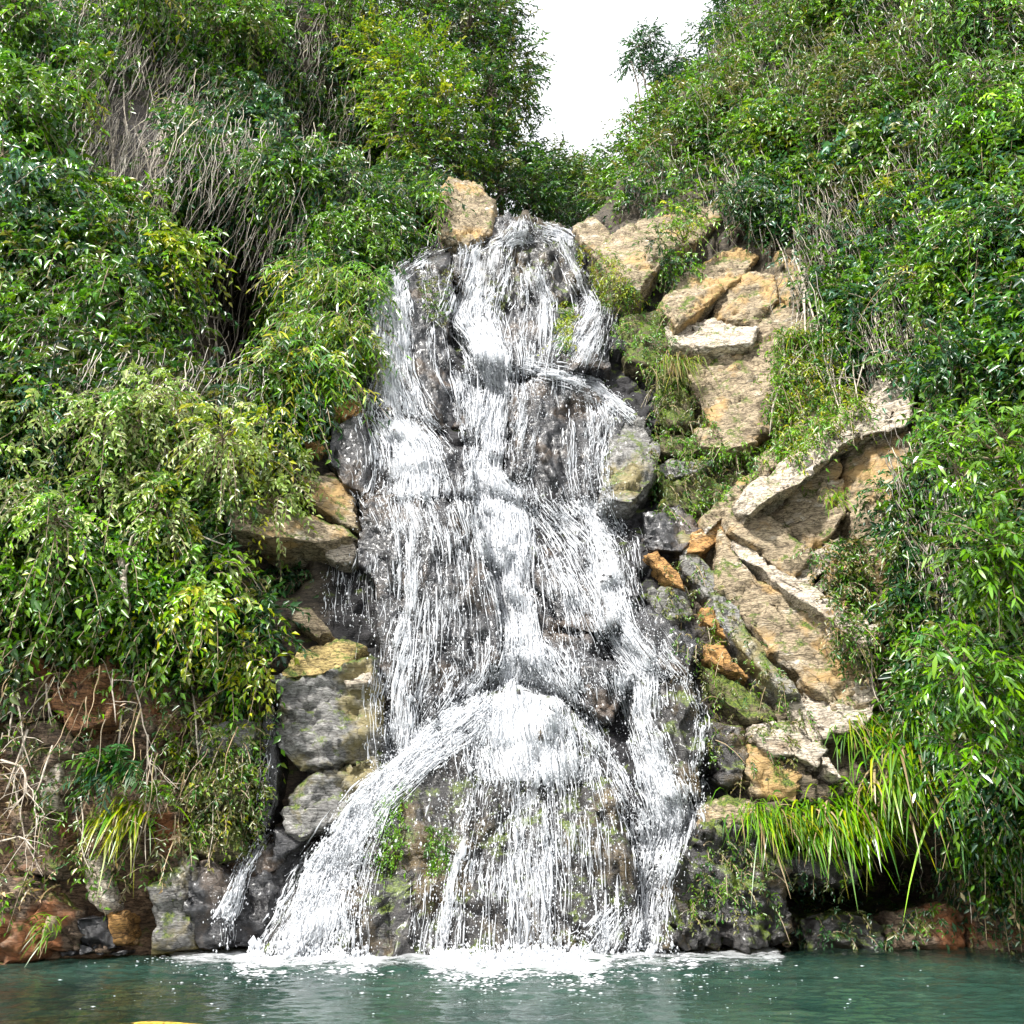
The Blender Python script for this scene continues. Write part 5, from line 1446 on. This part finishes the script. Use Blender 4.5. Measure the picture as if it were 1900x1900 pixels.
S_('shrub', 'glossy dark green bush on the right edge with spiky leaf heads', 1840, 500, 1.2, [('bright', 2), ('mid', 2), ('dark', 1)], 0.2, 0.28, 210, 11, 1.3, 0.8, mat='leaf_glossy')
S_('shrub', 'bright green bush halfway down the right wall', 1720, 590, 1.0, [('bright', 3), ('yellow', 0.6), ('mid', 1)], 0.16, 0.38, 180, 10, 0.9, 0.7)
S_('shrub', 'dark leafy patch under the bright bush halfway down the right wall', 1770, 740, 0.9, [('dark', 2), ('mid', 2)], 0.15, 0.4, 160, 10, 0.7, 0.6)
S_('shrub', 'green ivy clump at the right end of the long pale slab', 1770, 840, 0.7, [('mid', 3), ('bright', 1.5)], 0.13, 0.45, 150, 10, 0.7, 0.5)
S_('shrub', 'dark ivy clump right of the tan block with the grass tuft', 1680, 950, 0.6, [('dark', 2), ('mid', 3)], 0.12, 0.45, 130, 10, 0.5, 0.45)
S_('shrub', 'green creeper clump right of the cream stone', 1680, 1190, 0.6, [('mid', 2), ('bright', 2)], 0.11, 0.42, 120, 10, 0.5, 0.45)
for (lab, u, v, dep, rad) in [
    ('long-leaved shrub leaning in at the right edge, uppermost of the three', 1870, 830, 13.6, 0.75),
    ('long-leaved shrub leaning in at the right edge, middle of the three', 1860, 1060, 13.2, 0.85),
    ('long-leaved shrub leaning in at the right edge, lowest of the three', 1800, 1290, 13.8, 0.95)]:
    S_('long_leaved_shrub', lab, u, v, rad, [('bright', 2), ('mid', 3)], 0.155, 0.26, 260, 10, tl=0.40, droop=0.35, mat='leaf_glossy', long=True, depth=dep, dirn=(-0.4, -0.5, 0.2), group='long-leaved shrubs at the right edge')
print('shrubs', round(time.time() - T0, 1))

# ---- arching grass and fern clumps
def tussock(name, label, u, v, n, Lb, Wb, pal, spread=0.7, out=0.3, droop=0.9, dirn=(0, -0.8, 0.5), jx=0.25, jz=0.1, dry=0.12, cat='grass', seed=None, group=None):
    seed = seed or int(u * 5 + v * 11) % 99991
    rng = np.random.default_rng(seed)
    P, Nn = pm(np.array([u]), np.array([v]), lin=False)
    root = P[0] + (Nn[0] * 0.3 + np.array([0, -0.7, 0])) * out
    B = root + rng.normal(size=(n, 3)) * np.array([jx, 0.08, jz])
    D = nrm(np.array(dirn) + spread * rng.normal(size=(n, 3)))
    Lr = Lb * np.exp(rng.normal(0, 0.28, n))
    C = pal_cols(pal, n, rng) * np.exp(rng.normal(0, 0.2, (n, 1)))
    isd = rng.uniform(size=n) < dry
    C[isd] = pal_cols([('dry', 1)], isd.sum(), rng)
    U = np.tile(np.array([0, -0.4, 1.0]), (n, 1)) + 0.3 * rng.normal(size=(n, 3))
    # long blades bend in three steps
    ts = np.array([0, .18, .38, .6, .8, 1.0])
    w = np.array([.5, .9, 1.0, .8, .5, .05])
    cl3 = B[:, None] + D[:, None] * (Lr[:, None] * ts)[..., None] + DOWN * (droop * Lr[:, None] * ts ** 2)[..., None]
    S = nrm(np.cross(D, nrm(U)))
    V = np.stack([cl3 + S[:, None] * (w * Wb / 2)[None, :, None], cl3 - S[:, None] * (w * Wb / 2)[None, :, None]], 2)
    idx = np.arange(n * 12).reshape(n, 6, 2)
    F = np.concatenate([np.stack([idx[:, :-1, 0], idx[:, 1:, 0], idx[:, 1:, 1]], -1).reshape(-1, 3), np.stack([idx[:, :-1, 0], idx[:, 1:, 1], idx[:, :-1, 1]], -1).reshape(-1, 3)])
    t = thing(name, label, cat, tuple(root + np.array([0, 0.1, -0.05])), group)
    obj('blades', make_mesh('blades', V.reshape(-1, 3), F, np.repeat(C, 12, 0)), M['leaf'], t, kind='stuff')
    # the tufted root stock
    bm = bmesh.new()
    bmesh.ops.create_icosphere(bm, subdivisions=2, radius=1.0)
    V = np.array([p.co[:] for p in bm.verts])
    F = np.array([[p.index for p in f.verts] for f in bm.faces])
    bm.free()
    V = V * (1 + 0.3 * vnoise(V * 2.5 + seed % 50, 3))[:, None] * np.array([jx * 1.1, 0.16, jz + 0.08]) + root + np.array([0, 0.12, -0.02])
    obj('root_stock', make_mesh('root_stock', V, F), M['twig'], t)
    return t

T_ = tussock
GR = [('bright', 3), ('yellow', 1), ('mid', 2)]
T_('grass_tussock', 'long drooping grass over the right end of the black hollow', 1690, 1420, 460, 0.60, 0.046, GR, 0.65, 0.5, 1.0, jx=0.5, jz=0.28, dry=0.22)
T_('grass_tussock', 'long drooping grass over the middle of the black hollow', 1595, 1490, 420, 0.52, 0.046, GR, 0.65, 0.5, 1.0, jx=0.48, jz=0.22)
T_('grass_tussock', 'long drooping grass at the left end of the black hollow', 1500, 1510, 360, 0.46, 0.042, GR, 0.65, 0.6, 1.0, jx=0.42, jz=0.2)
T_('grass_tussock', 'yellowing grass tuft fringing the top of the black layered boulder', 1420, 1510, 190, 0.6, 0.024, GR, 0.45, 0.5, 1.0, jx=0.3)
T_('grass_tussock', 'grass clump above the drooping grass, right of the thin pale slab', 1610, 1350, 260, 0.7, 0.026, GR, 0.5, 0.4, 0.9, jx=0.35)
T_('grass_tussock', 'green grass clump on the right bank under the lowest long-leaved shrub', 1750, 1340, 320, 0.55, 0.046, [('bright', 3), ('mid', 2)], 0.5, 0.6, 1.0, jx=0.35)
T_('grass_tussock', 'dark green grass hanging at the far right of the hollow', 1780, 1480, 280, 0.52, 0.042, [('mid', 3), ('blue', 1), ('bright', 1)], 0.45, 0.5, 1.1, jx=0.3)
T_('grass_tussock', 'yellow-green grass tuft hanging on the brown left bank', 240, 1515, 130, 0.62, 0.036, [('yellow', 3), ('bright', 1)], 0.4, 0.35, 1.1, jx=0.2, dry=0.25)
T_('grass_tussock', 'small grass tuft on the tan block under the long pale slab', 1530, 950, 80, 0.42, 0.022, [('bright', 2), ('yellow', 2)], 0.35, 0.9, 1.0, jx=0.12)
T_('grass_tussock', 'grass fringe hanging down the mossy upright rock beside the upper falls', 1255, 700, 150, 0.85, 0.026, [('olive', 2), ('yellow', 1), ('bright', 1)], 0.3, 0.5, 1.2, jx=0.3, dry=0.2)
T_('grass_tussock', 'green grass on the tan face behind the green fringe, upper right', 1480, 640, 170, 0.6, 0.026, GR, 0.5, 0.3, 0.9, jx=0.4)
T_('grass_tussock', 'small green tuft at the left waterline', 100, 1715, 50, 0.32, 0.02, GR, 0.5, 0.5, 0.8, jx=0.1)
for k, (u, v, L_b) in enumerate([(560, 545, 1.3), (610, 520, 1.3), (655, 540, 1.2), (575, 620, 1.3), (625, 610, 1.2), (560, 700, 1.2), (660, 640, 1.0), (600, 690, 1.2)]):
    shrub('hanging_fern', ['topmost left', 'topmost middle', 'topmost right, touching the falls', 'middle left', 'middle', 'lowest left', 'lower right, touching the falls', 'lowest right'][k] + ' clump of the green ferns hanging left of the upper falls',
       u, v + 25, 0.62, [('bright', 2), ('mid', 1.6), ('yellow', 1.6)], 0.20, 0.20, 120, 12, 0.55, 0.75 * L_b, 0.75, dirn=(0, -0.5, -0.7), long='fern', cat='fern', group='hanging ferns left of the upper falls')

# ferns with single fronds
def fern(label, u, v, nf, Lr, pal, out=0.4, seed=None, group=None, dirn=(0, -0.7, 0.35)):
    seed = seed or int(u * 3 + v * 5) % 9999
    rng = np.random.default_rng(seed)
    P, Nn = pm(np.array([u]), np.array([v]), lin=False)
    root = P[0] + np.array([0, -1, 0]) * out
    t = thing('fern', label, 'fern', tuple(root), group)
    for k in range(nf):
        an = 2 * np.pi * k / nf + rng.uniform(-0.2, 0.2)
        D = nrm(np.array([math.cos(an) * 0.9, dirn[1], math.sin(an) * 0.7 + dirn[2]])[None])
        Lk = Lr * rng.uniform(0.75, 1.2)
        V, F, C, tp = twig_leaves(root[None] + rng.normal(0, 0.04, (1, 3)), D, np.array([Lk]), 26, Lr * 0.24, 0.24, pal_cols(pal, 1, rng), rng, droop=0.55, spread=1.5, long=True)
        # pinnae shrink toward the tip
        Vv = V.reshape(26, 6, 3)
        b0 = Vv[:, :1].copy()
        Vv[:] = b0 + (Vv - b0) * np.linspace(1.15, 0.25, 26)[:, None, None]
        tv, tf = tubes(tp, np.array([[0.012, 0.010, 0.007, 0.003]]))
        VV = np.concatenate([Vv.reshape(-1, 3), tv])
        FF = np.concatenate([F, tf + len(V)])
        CC = np.concatenate([C, np.tile([0.09, 0.10, 0.03], (len(tv), 1))])
        obj('frond', make_mesh('frond', VV, FF, CC), M['leaf'], t)
    return t
fern('dark green fern growing above the yellow grass tuft on the left bank', 240, 1430, 19, 1.0, [('dark', 2), ('mid', 2), ('blue', 1)], 0.8)
fern('green fern low in the left bank, right of the dark green fern', 310, 1470, 9, 0.5, [('mid', 2), ('bright', 1)], 0.45)
fern('broad fern under the bright bough at the left edge', 60, 600, 10, 1.0, [('bright', 2), ('mid', 2)], 0.9)
fern('small fern hanging beside the grey ochre-patched rock', 345, 1400, 7, 0.45, [('mid', 2), ('olive', 1)], 0.4)
fern('bright fern beside the lowest long-leaved shrub', 1700, 1300, 9, 0.6, [('bright', 3)], 0.6)
fern('fern at the left edge under the drooping shrub', 20, 730, 9, 0.9, [('bright', 2), ('yellow', 1)], 0.9)
print('grass', round(time.time() - T0, 1))

# ---- trees on the skyline
def tree(name, label, foot, lobes, n, m, Lf, ratio, pal, tl=0.8, sparse=False, trunk_r=0.16, seed=1, cat='tree', flat=0.8):
    """foot = (u, v, Y) of the trunk's visible base, lobes = (u, v, Y, radius) of the crown's masses"""
    rng = np.random.default_rng(seed)
    f = at(np.array(float(foot[0])), np.array(float(foot[1])), foot[2])
    lb = np.array([[*at(np.array(float(a)), np.array(float(b)), c), r] for a, b, c, r in lobes])
    gz_ = min(f[2], valley_z(f[0], f[1]))
    base = np.array([f[0], f[1], gz_ - 0.3])
    t = thing(name, label, cat, tuple(base))
    top = lb[:, :3].mean(0)
    tri = np.array([base, base * 0.6 + top * 0.4 + rng.normal(0, 0.25, 3), base * 0.25 + top * 0.75 + rng.normal(0, 0.3, 3), top + np.array([0, 0, 0.3])])
    s_ = np.linspace(0, 3, 14)
    pl = np.stack([np.interp(s_, range(4), tri[:, k]) for k in range(3)], -1)
    tv, tf = tubes(pl[None], np.linspace(trunk_r, trunk_r * 0.3, 14)[None], 8)
    trunk = obj('trunk', make_mesh('trunk', tv, tf, None, True), M['bark'], t)
    acc = Acc()
    w = lb[:, 3] ** 2
    which = rng.choice(len(lb), n, p=w / w.sum())
    dirs = nrm(rng.normal(size=(n, 3)))
    rr_ = lb[which, 3] * rng.uniform(0.15, 1.0, n) ** (0.5 if not sparse else 0.9)
    rr_ *= 1 + 0.25 * vnoise(dirs * 2.2 + which[:, None] * 5.1, seed)
    B = lb[which, :3] + dirs * rr_[:, None] * np.array([1, 1, flat])
    D = dirs + np.array([0, -0.1, 0.15]) + 0.5 * rng.normal(size=(n, 3))
    tone = vnoise(B * 0.9, seed + 3)
    tc = pal_cols(pal, n, rng) * np.exp(0.22 * tone)[:, None]
    V, F, C, tp = twig_leaves(B, D, tl * np.exp(rng.normal(0, 0.3, n)), m, Lf, ratio, tc, rng, droop=0.25)
    crown = obj('crown', make_mesh('crown', V, F, C), M['leaf'], t, kind='stuff')
    for k in range(len(lb)):
        st_ = pl[rng.integers(5, 12)]
        q_ = np.linspace(0, 1, 6)[:, None]
        br = st_ * (1 - q_) + lb[k, :3] * q_ + rng.normal(0, 0.12, (6, 3)) * np.sin(q_ * np.pi)
        tv, tf = tubes(br[None], np.linspace(trunk_r * 0.45, 0.03, 6)[None], 6)
        obj('limb', make_mesh('limb', tv, tf, None, True), M['bark'], trunk)
        mem = np.where(which == k)[0][::5]
        if len(mem):
            lk = np.stack([np.tile(lb[k, :3], (len(mem), 1)), B[mem]], 1)
            tv, tf = tubes(lk, np.tile(np.array([0.028, 0.012]), (len(mem), 1)))
            acc.add(tv, tf)
    tv, tf = tubes(tp[::2], np.tile(np.array([0.014, 0.011, 0.008, 0.004]), (len(tp[::2]), 1)))
    acc.add(tv, tf)
    obj('twigs', acc.mesh('twigs'), M['bark'], crown, kind='stuff')
    return t

GREY = [('dark', 2), ('mid', 2), ('olive', 1)]
tree('tree', 'tall grey-green tree left of the sky gap, its crown edge against the sky', (940,400,30), [(905,20,32,1.6),(935,110,32,1.5),(905,170,31,1.5),(950,185,32,1.1),(890,250,31,1.4),(930,290,31,1.2),(870,60,31.5,1.8),(975,140,32,0.5)], 1500, 9, 0.22, 0.38, GREY, seed=11)
tree('tree', 'yellow-green rounded tree in front of the tall grey-green tree', (790,400,28.5), [(790,130,29,1.7),(820,200,28.5,1.5),(750,170,29,1.6),(760,240,28.5,1.5),(815,270,28.5,1.2),(720,110,29.5,1.6)], 1150, 9, 0.20, 0.38, [('yellow', 2), ('bright', 2.4), ('mid', 1.5)], seed=12)
tree('tree', 'green tree at the top edge left of the tall grey-green tree', (700,330,31), [(700,30,32,2.2),(790,20,32.5,2.2),(640,70,31,2.0),(850,-20,33,2.2),(740,-50,33,2.2)], 1400, 9, 0.22, 0.38, [('bright', 2), ('mid', 2), ('olive', 1)], seed=13)
tree('tree', 'dark tree with bare trunks behind the tan boulder at the lip', (860,400,29), [(850,310,29.5,1.4),(900,335,30,1.2),(800,320,29,1.2),(940,350,30.5,1.0)], 600, 9, 0.18, 0.38, [('dark', 2), ('mid', 2), ('olive', 1)], seed=14)
tree('tree', 'small dark tree right behind the lip of the falls', (1000,400,31), [(975,300,33,1.0),(1000,345,32,1.0),(980,365,31,1.0),(1030,385,32,0.8)], 560, 9, 0.19, 0.38, [('dark', 2), ('mid', 2)], seed=15)
tree('tree', 'small distant tree at the bottom of the sky gap', (1070,400,40), [(1020,320,40,1.1),(1075,330,41,1.1),(1050,360,40,1.4),(1080,305,41,0.5)], 620, 9, 0.22, 0.38, [('mid', 2), ('olive', 1), ('dark', 1)], seed=16)
tree('tree', 'distant round tree closing the valley under the sky gap', (1095,410,46), [(1100,350,46,1.6),(1070,380,45,1.8),(1135,360,45,1.6),(1030,370,46,1.8),(1085,410,45,1.8)], 900, 9, 0.26, 0.4, [('mid', 2), ('olive', 1), ('dark', 1.4)], seed=17)
tree('tree', 'green tree right of the sky gap above the long tan slab', (1170,400,30), [(1195,250,32,1.1),(1165,310,31,1.1),(1220,310,31,1.6),(1190,365,30,1.4),(1260,260,32,1.4),(1240,360,30,1.6),(1135,355,31,0.9),(1225,215,32,1.0),(1275,190,32,1.0),(1300,150,32,0.7)], 1700, 9, 0.20, 0.38, [('bright', 2), ('mid', 2), ('olive', 1.5)], seed=18)
tree('tree', 'thin open tree with loose dark leaf tufts against the sky, right of the gap', (1235,300,33), [(1185,85,33,0.6),(1172,115,33,0.35),(1250,115,33.5,0.7),(1235,150,33,0.6),(1205,65,33,0.35),(1265,150,33,0.6),(1245,195,33,0.8),(1215,120,33,0.6)], 460, 8, 0.2, 0.36, [('dark', 3), ('blue', 1)], tl=0.6, sparse=True, trunk_r=0.09, seed=19)
tree('tree', 'wispy leaning tree on the skyline above the right slope', (1290,230,32), [(1345,30,33,0.8),(1360,-10,33,0.9),(1330,80,32.5,0.6),(1300,60,32.5,0.45),(1350,70,32.5,0.9),(1325,120,32.5,0.8)], 420, 8, 0.2, 0.34, [('dark', 3), ('mid', 1)], tl=0.6, sparse=True, trunk_r=0.07, seed=20)
tree('tree', 'leafy tree on the right ridge between the open tree and the hanging stems', (1330,330,29), [(1345,170,30,1.2),(1315,240,29,1.3),(1385,110,30.5,1.3),(1370,220,29,1.5),(1420,40,31,1.4),(1285,310,29,1.2)], 1200, 9, 0.19, 0.38, [('bright', 2), ('olive', 2), ('mid', 2)], seed=21)
print('trees', round(time.time() - T0, 1))

# ---- bare hanging stems and branches
def stem(name, label, pts, r0, r1, group=None, cat='vine', out=0.6, seed=0, side=0, mat='vine'):
    rng = np.random.default_rng(seed)
    pts = np.array(pts, float)
    s = np.concatenate([[0], np.cumsum(np.hypot(*np.diff(pts, axis=0).T))])
    k = max(6, int(s[-1] // 16))
    x = np.linspace(0, s[-1], k)
    uv = np.stack([np.interp(x, s, pts[:, 0]), np.interp(x, s, pts[:, 1])], -1)
    wob = np.cumsum(rng.normal(0, 1.5, (k + 4, 2)), 0)
    uv += (wob[:-4] + wob[1:-3] + wob[2:-2] + wob[3:-1] + wob[4:]) / 5
    P, Nn = pm(uv[:, 0], uv[:, 1], lin=False)
    if np.isnan(P).any():
        return None
    # hold a smooth distance in front of the wall
    prof = np.minimum(1, np.linspace(0, 1, k) * 4.5 + 0.05)
    Y = P[:, 1] - out * prof
    Ym = np.convolve(np.pad(Y, 3, mode='edge'), np.ones(7) / 7, 'valid')
    W = at(uv[:, 0], uv[:, 1], np.minimum(Ym, Y + 0.4))
    rad_ = np.linspace(r0, r1, k) * np.minimum(1, (1 - np.linspace(0, 1, k)) * 5 + 0.12)
    tv, tf = tubes(W[None], rad_[None], 5)
    acc = Acc()
    acc.add(tv, tf)
    for _ in range(side):
        i = rng.integers(1, k - 2)
        d = nrm(np.array([rng.normal(0, 0.7), -0.3, rng.normal(-0.3, 0.6)]))
        l = rng.uniform(0.3, 0.9)
        q_ = np.linspace(0, 1, 5)[:, None]
        br = W[i] + d * l * q_ + DOWN * 0.25 * l * q_ ** 2 + rng.normal(0, 0.02, (5, 3)) * q_
        tv, tf = tubes(br[None], np.linspace(r1 * 1.0, r1 * 0.4, 5)[None], 3)
        acc.add(tv, tf)
    org = W[-1]
    me = make_mesh(name, np.concatenate(acc.V) - org, np.concatenate(acc.F), None, True)
    o = obj(name, me, M[mat])
    o.location = org
    return tag(o, label, cat, group, 'thing')

def vines(n, box, lab, group, seed, lmin, lmax, lean=0.0, out=(0.4, 1.0), avoid=(), r=(0.018, 0.038)):
    rng = np.random.default_rng(seed)
    k = 0
    for _ in range(n * 4):
        if k >= n:
            break
        u, v = rng.uniform(box[0], box[2]), rng.uniform(box[1], box[3])
        l = rng.uniform(lmin, lmax)
        dx = rng.normal(lean, 0.22) * l
        pts = [(u, v), (u + dx * 0.3 + rng.normal(0, 5), v + l * 0.35), (u + dx * 0.6 + rng.normal(0, 6), v + l * 0.7), (u + dx, v + l)]
        if any(inside(a_, np.array([pts[1][0]]), np.array([pts[1][1]]))[0] for a_ in avoid):
            continue
        r0 = rng.uniform(*r)
        if stem('hanging_vine', lab, pts, r0, r0 * 0.6, group, out=rng.uniform(*out), seed=seed * 1000 + k, side=int(rng.integers(0, 4))) is not None:
            k += 1
GAPS = [GAP]
vines(64, (0, 0, 620, 330), 'thin pale bare vine hanging on the upper left wall', 'vines on the upper left wall', 3, 70, 240, 0.0, (0.7, 1.3), GAPS)
vines(26, (170, 190, 330, 300), 'grey dead vine in the grey dead patch of the left wall', 'vines of the grey dead patch', 4, 70, 170, 0.0, (0.2, 0.9))
vines(30, (300, 300, 560, 560), 'pale vine hanging around the deep dark hollow of the left wall', 'vines around the dark hollow', 5, 80, 230, 0.0, (0.8, 1.6))
vines(30, (0, 480, 420, 760), 'thin pale vine on the left wall between the hollow and the pale shrubs', 'vines above the pale shrubs', 6, 60, 180, 0.05, (0.6, 1.2))
vines(26, (0, 1130, 440, 1500), 'dry brown root hanging down the brown left bank', 'roots on the brown left bank', 7, 60, 200, 0.0, (0.25, 0.6), r=(0.010, 0.022))
vines(52, (1380, 0, 1760, 300), 'thin pale vine hanging on the upper right wall', 'vines on the upper right wall', 8, 70, 230, 0.03, (0.6, 1.2), GAPS)
vines(34, (1430, 380, 1720, 640), 'thin pale vine hanging beside the tan faces on the right wall', 'vines beside the tan faces', 9, 70, 230, 0.05, (0.5, 1.0))
vines(16, (1600, 850, 1800, 1250), 'dry vine on the lower right wall beyond the split wedge', 'vines beyond the split wedge', 10, 60, 160, 0.0, (0.4, 0.8), r=(0.010, 0.020))
vines(12, (1640, 1380, 1860, 1600), 'dry stem hanging through the grass at the far right of the hollow', 'dry stems through the right grass', 12, 60, 150, 0.1, (0.5, 0.9), r=(0.008, 0.014))
B_ = lambda lab, pts, r0, r1, out, sd, side=3, mat='vine': stem('branch', lab, pts, r0, r1, None, 'branch', out, sd, side, mat)
B_('arching tan branch reaching right across the deep dark hollow', [(135,680),(200,620),(260,585),(350,578),(420,595),(480,600)], 0.055, 0.02, 1.6, 1, 6)
B_('straight pale pole leaning across the dark hollow', [(462,605),(440,650),(405,720)], 0.030, 0.024, 1.5, 2, 0)
B_('slender branch sagging below the arching branch', [(230,615),(290,650),(340,690),(390,700)], 0.026, 0.012, 1.4, 3, 3)
B_('long pale branch running above the pale shrubs', [(30,780),(120,740),(220,730),(300,745),(400,790),(440,800)], 0.030, 0.014, 1.4, 4, 6)
B_('pale branch hanging under the pinkish slab', [(300,960),(380,1000),(430,1020),(470,1070),(500,1110)], 0.024, 0.010, 1.2, 5, 4)
B_('forked pale branch at the left edge among the pale shrubs', [(0,880),(60,905),(110,950),(190,1010)], 0.028, 0.012, 1.5, 6, 4)
B_('pale curved stem hanging from the top right, left of the corner bush', [(1570,0),(1585,60),(1580,110),(1590,165)], 0.028, 0.016, 1.2, 7, 2)
B_('long bent pale stem crossing the vines right of the tan faces', [(1550,340),(1565,400),(1575,460),(1595,530),(1600,570)], 0.026, 0.014, 1.0, 8, 2)
B_('straight thin pale stem standing above the long pale slab', [(1530,520),(1540,600),(1555,690),(1558,740)], 0.022, 0.014, 0.8, 9, 1)
B_('pale trunk on the right slope below the bright top bush', [(1475,40),(1480,110),(1488,200)], 0.05, 0.03, 0.8, 10, 2)
B_('white twisted root mass low at the left edge', [(0,1410),(40,1425),(45,1470),(20,1500),(0,1505)], 0.022, 0.012, 0.6, 11, 7)
B_('bare white forked twig at the left edge above the corner boulder', [(0,1560),(40,1550),(70,1580)], 0.018, 0.008, 0.6, 12, 5)
B_('leaning pale trunk stump showing through the light green shrub on the left', [(212,1010),(220,1060),(222,1120)], 0.08, 0.05, 1.5, 13, 3)
B_('thin straight dead stick poking from the right bank', [(1830,1420),(1865,1460),(1895,1490)], 0.014, 0.010, 1.2, 14, 0)
B_('bare forked trunk in front of the yellow-green rounded tree', [(705,90),(725,60),(780,45)], 0.045, 0.02, 0.8, 15, 3, 'bark')
print('all', round(time.time() - T0, 1))
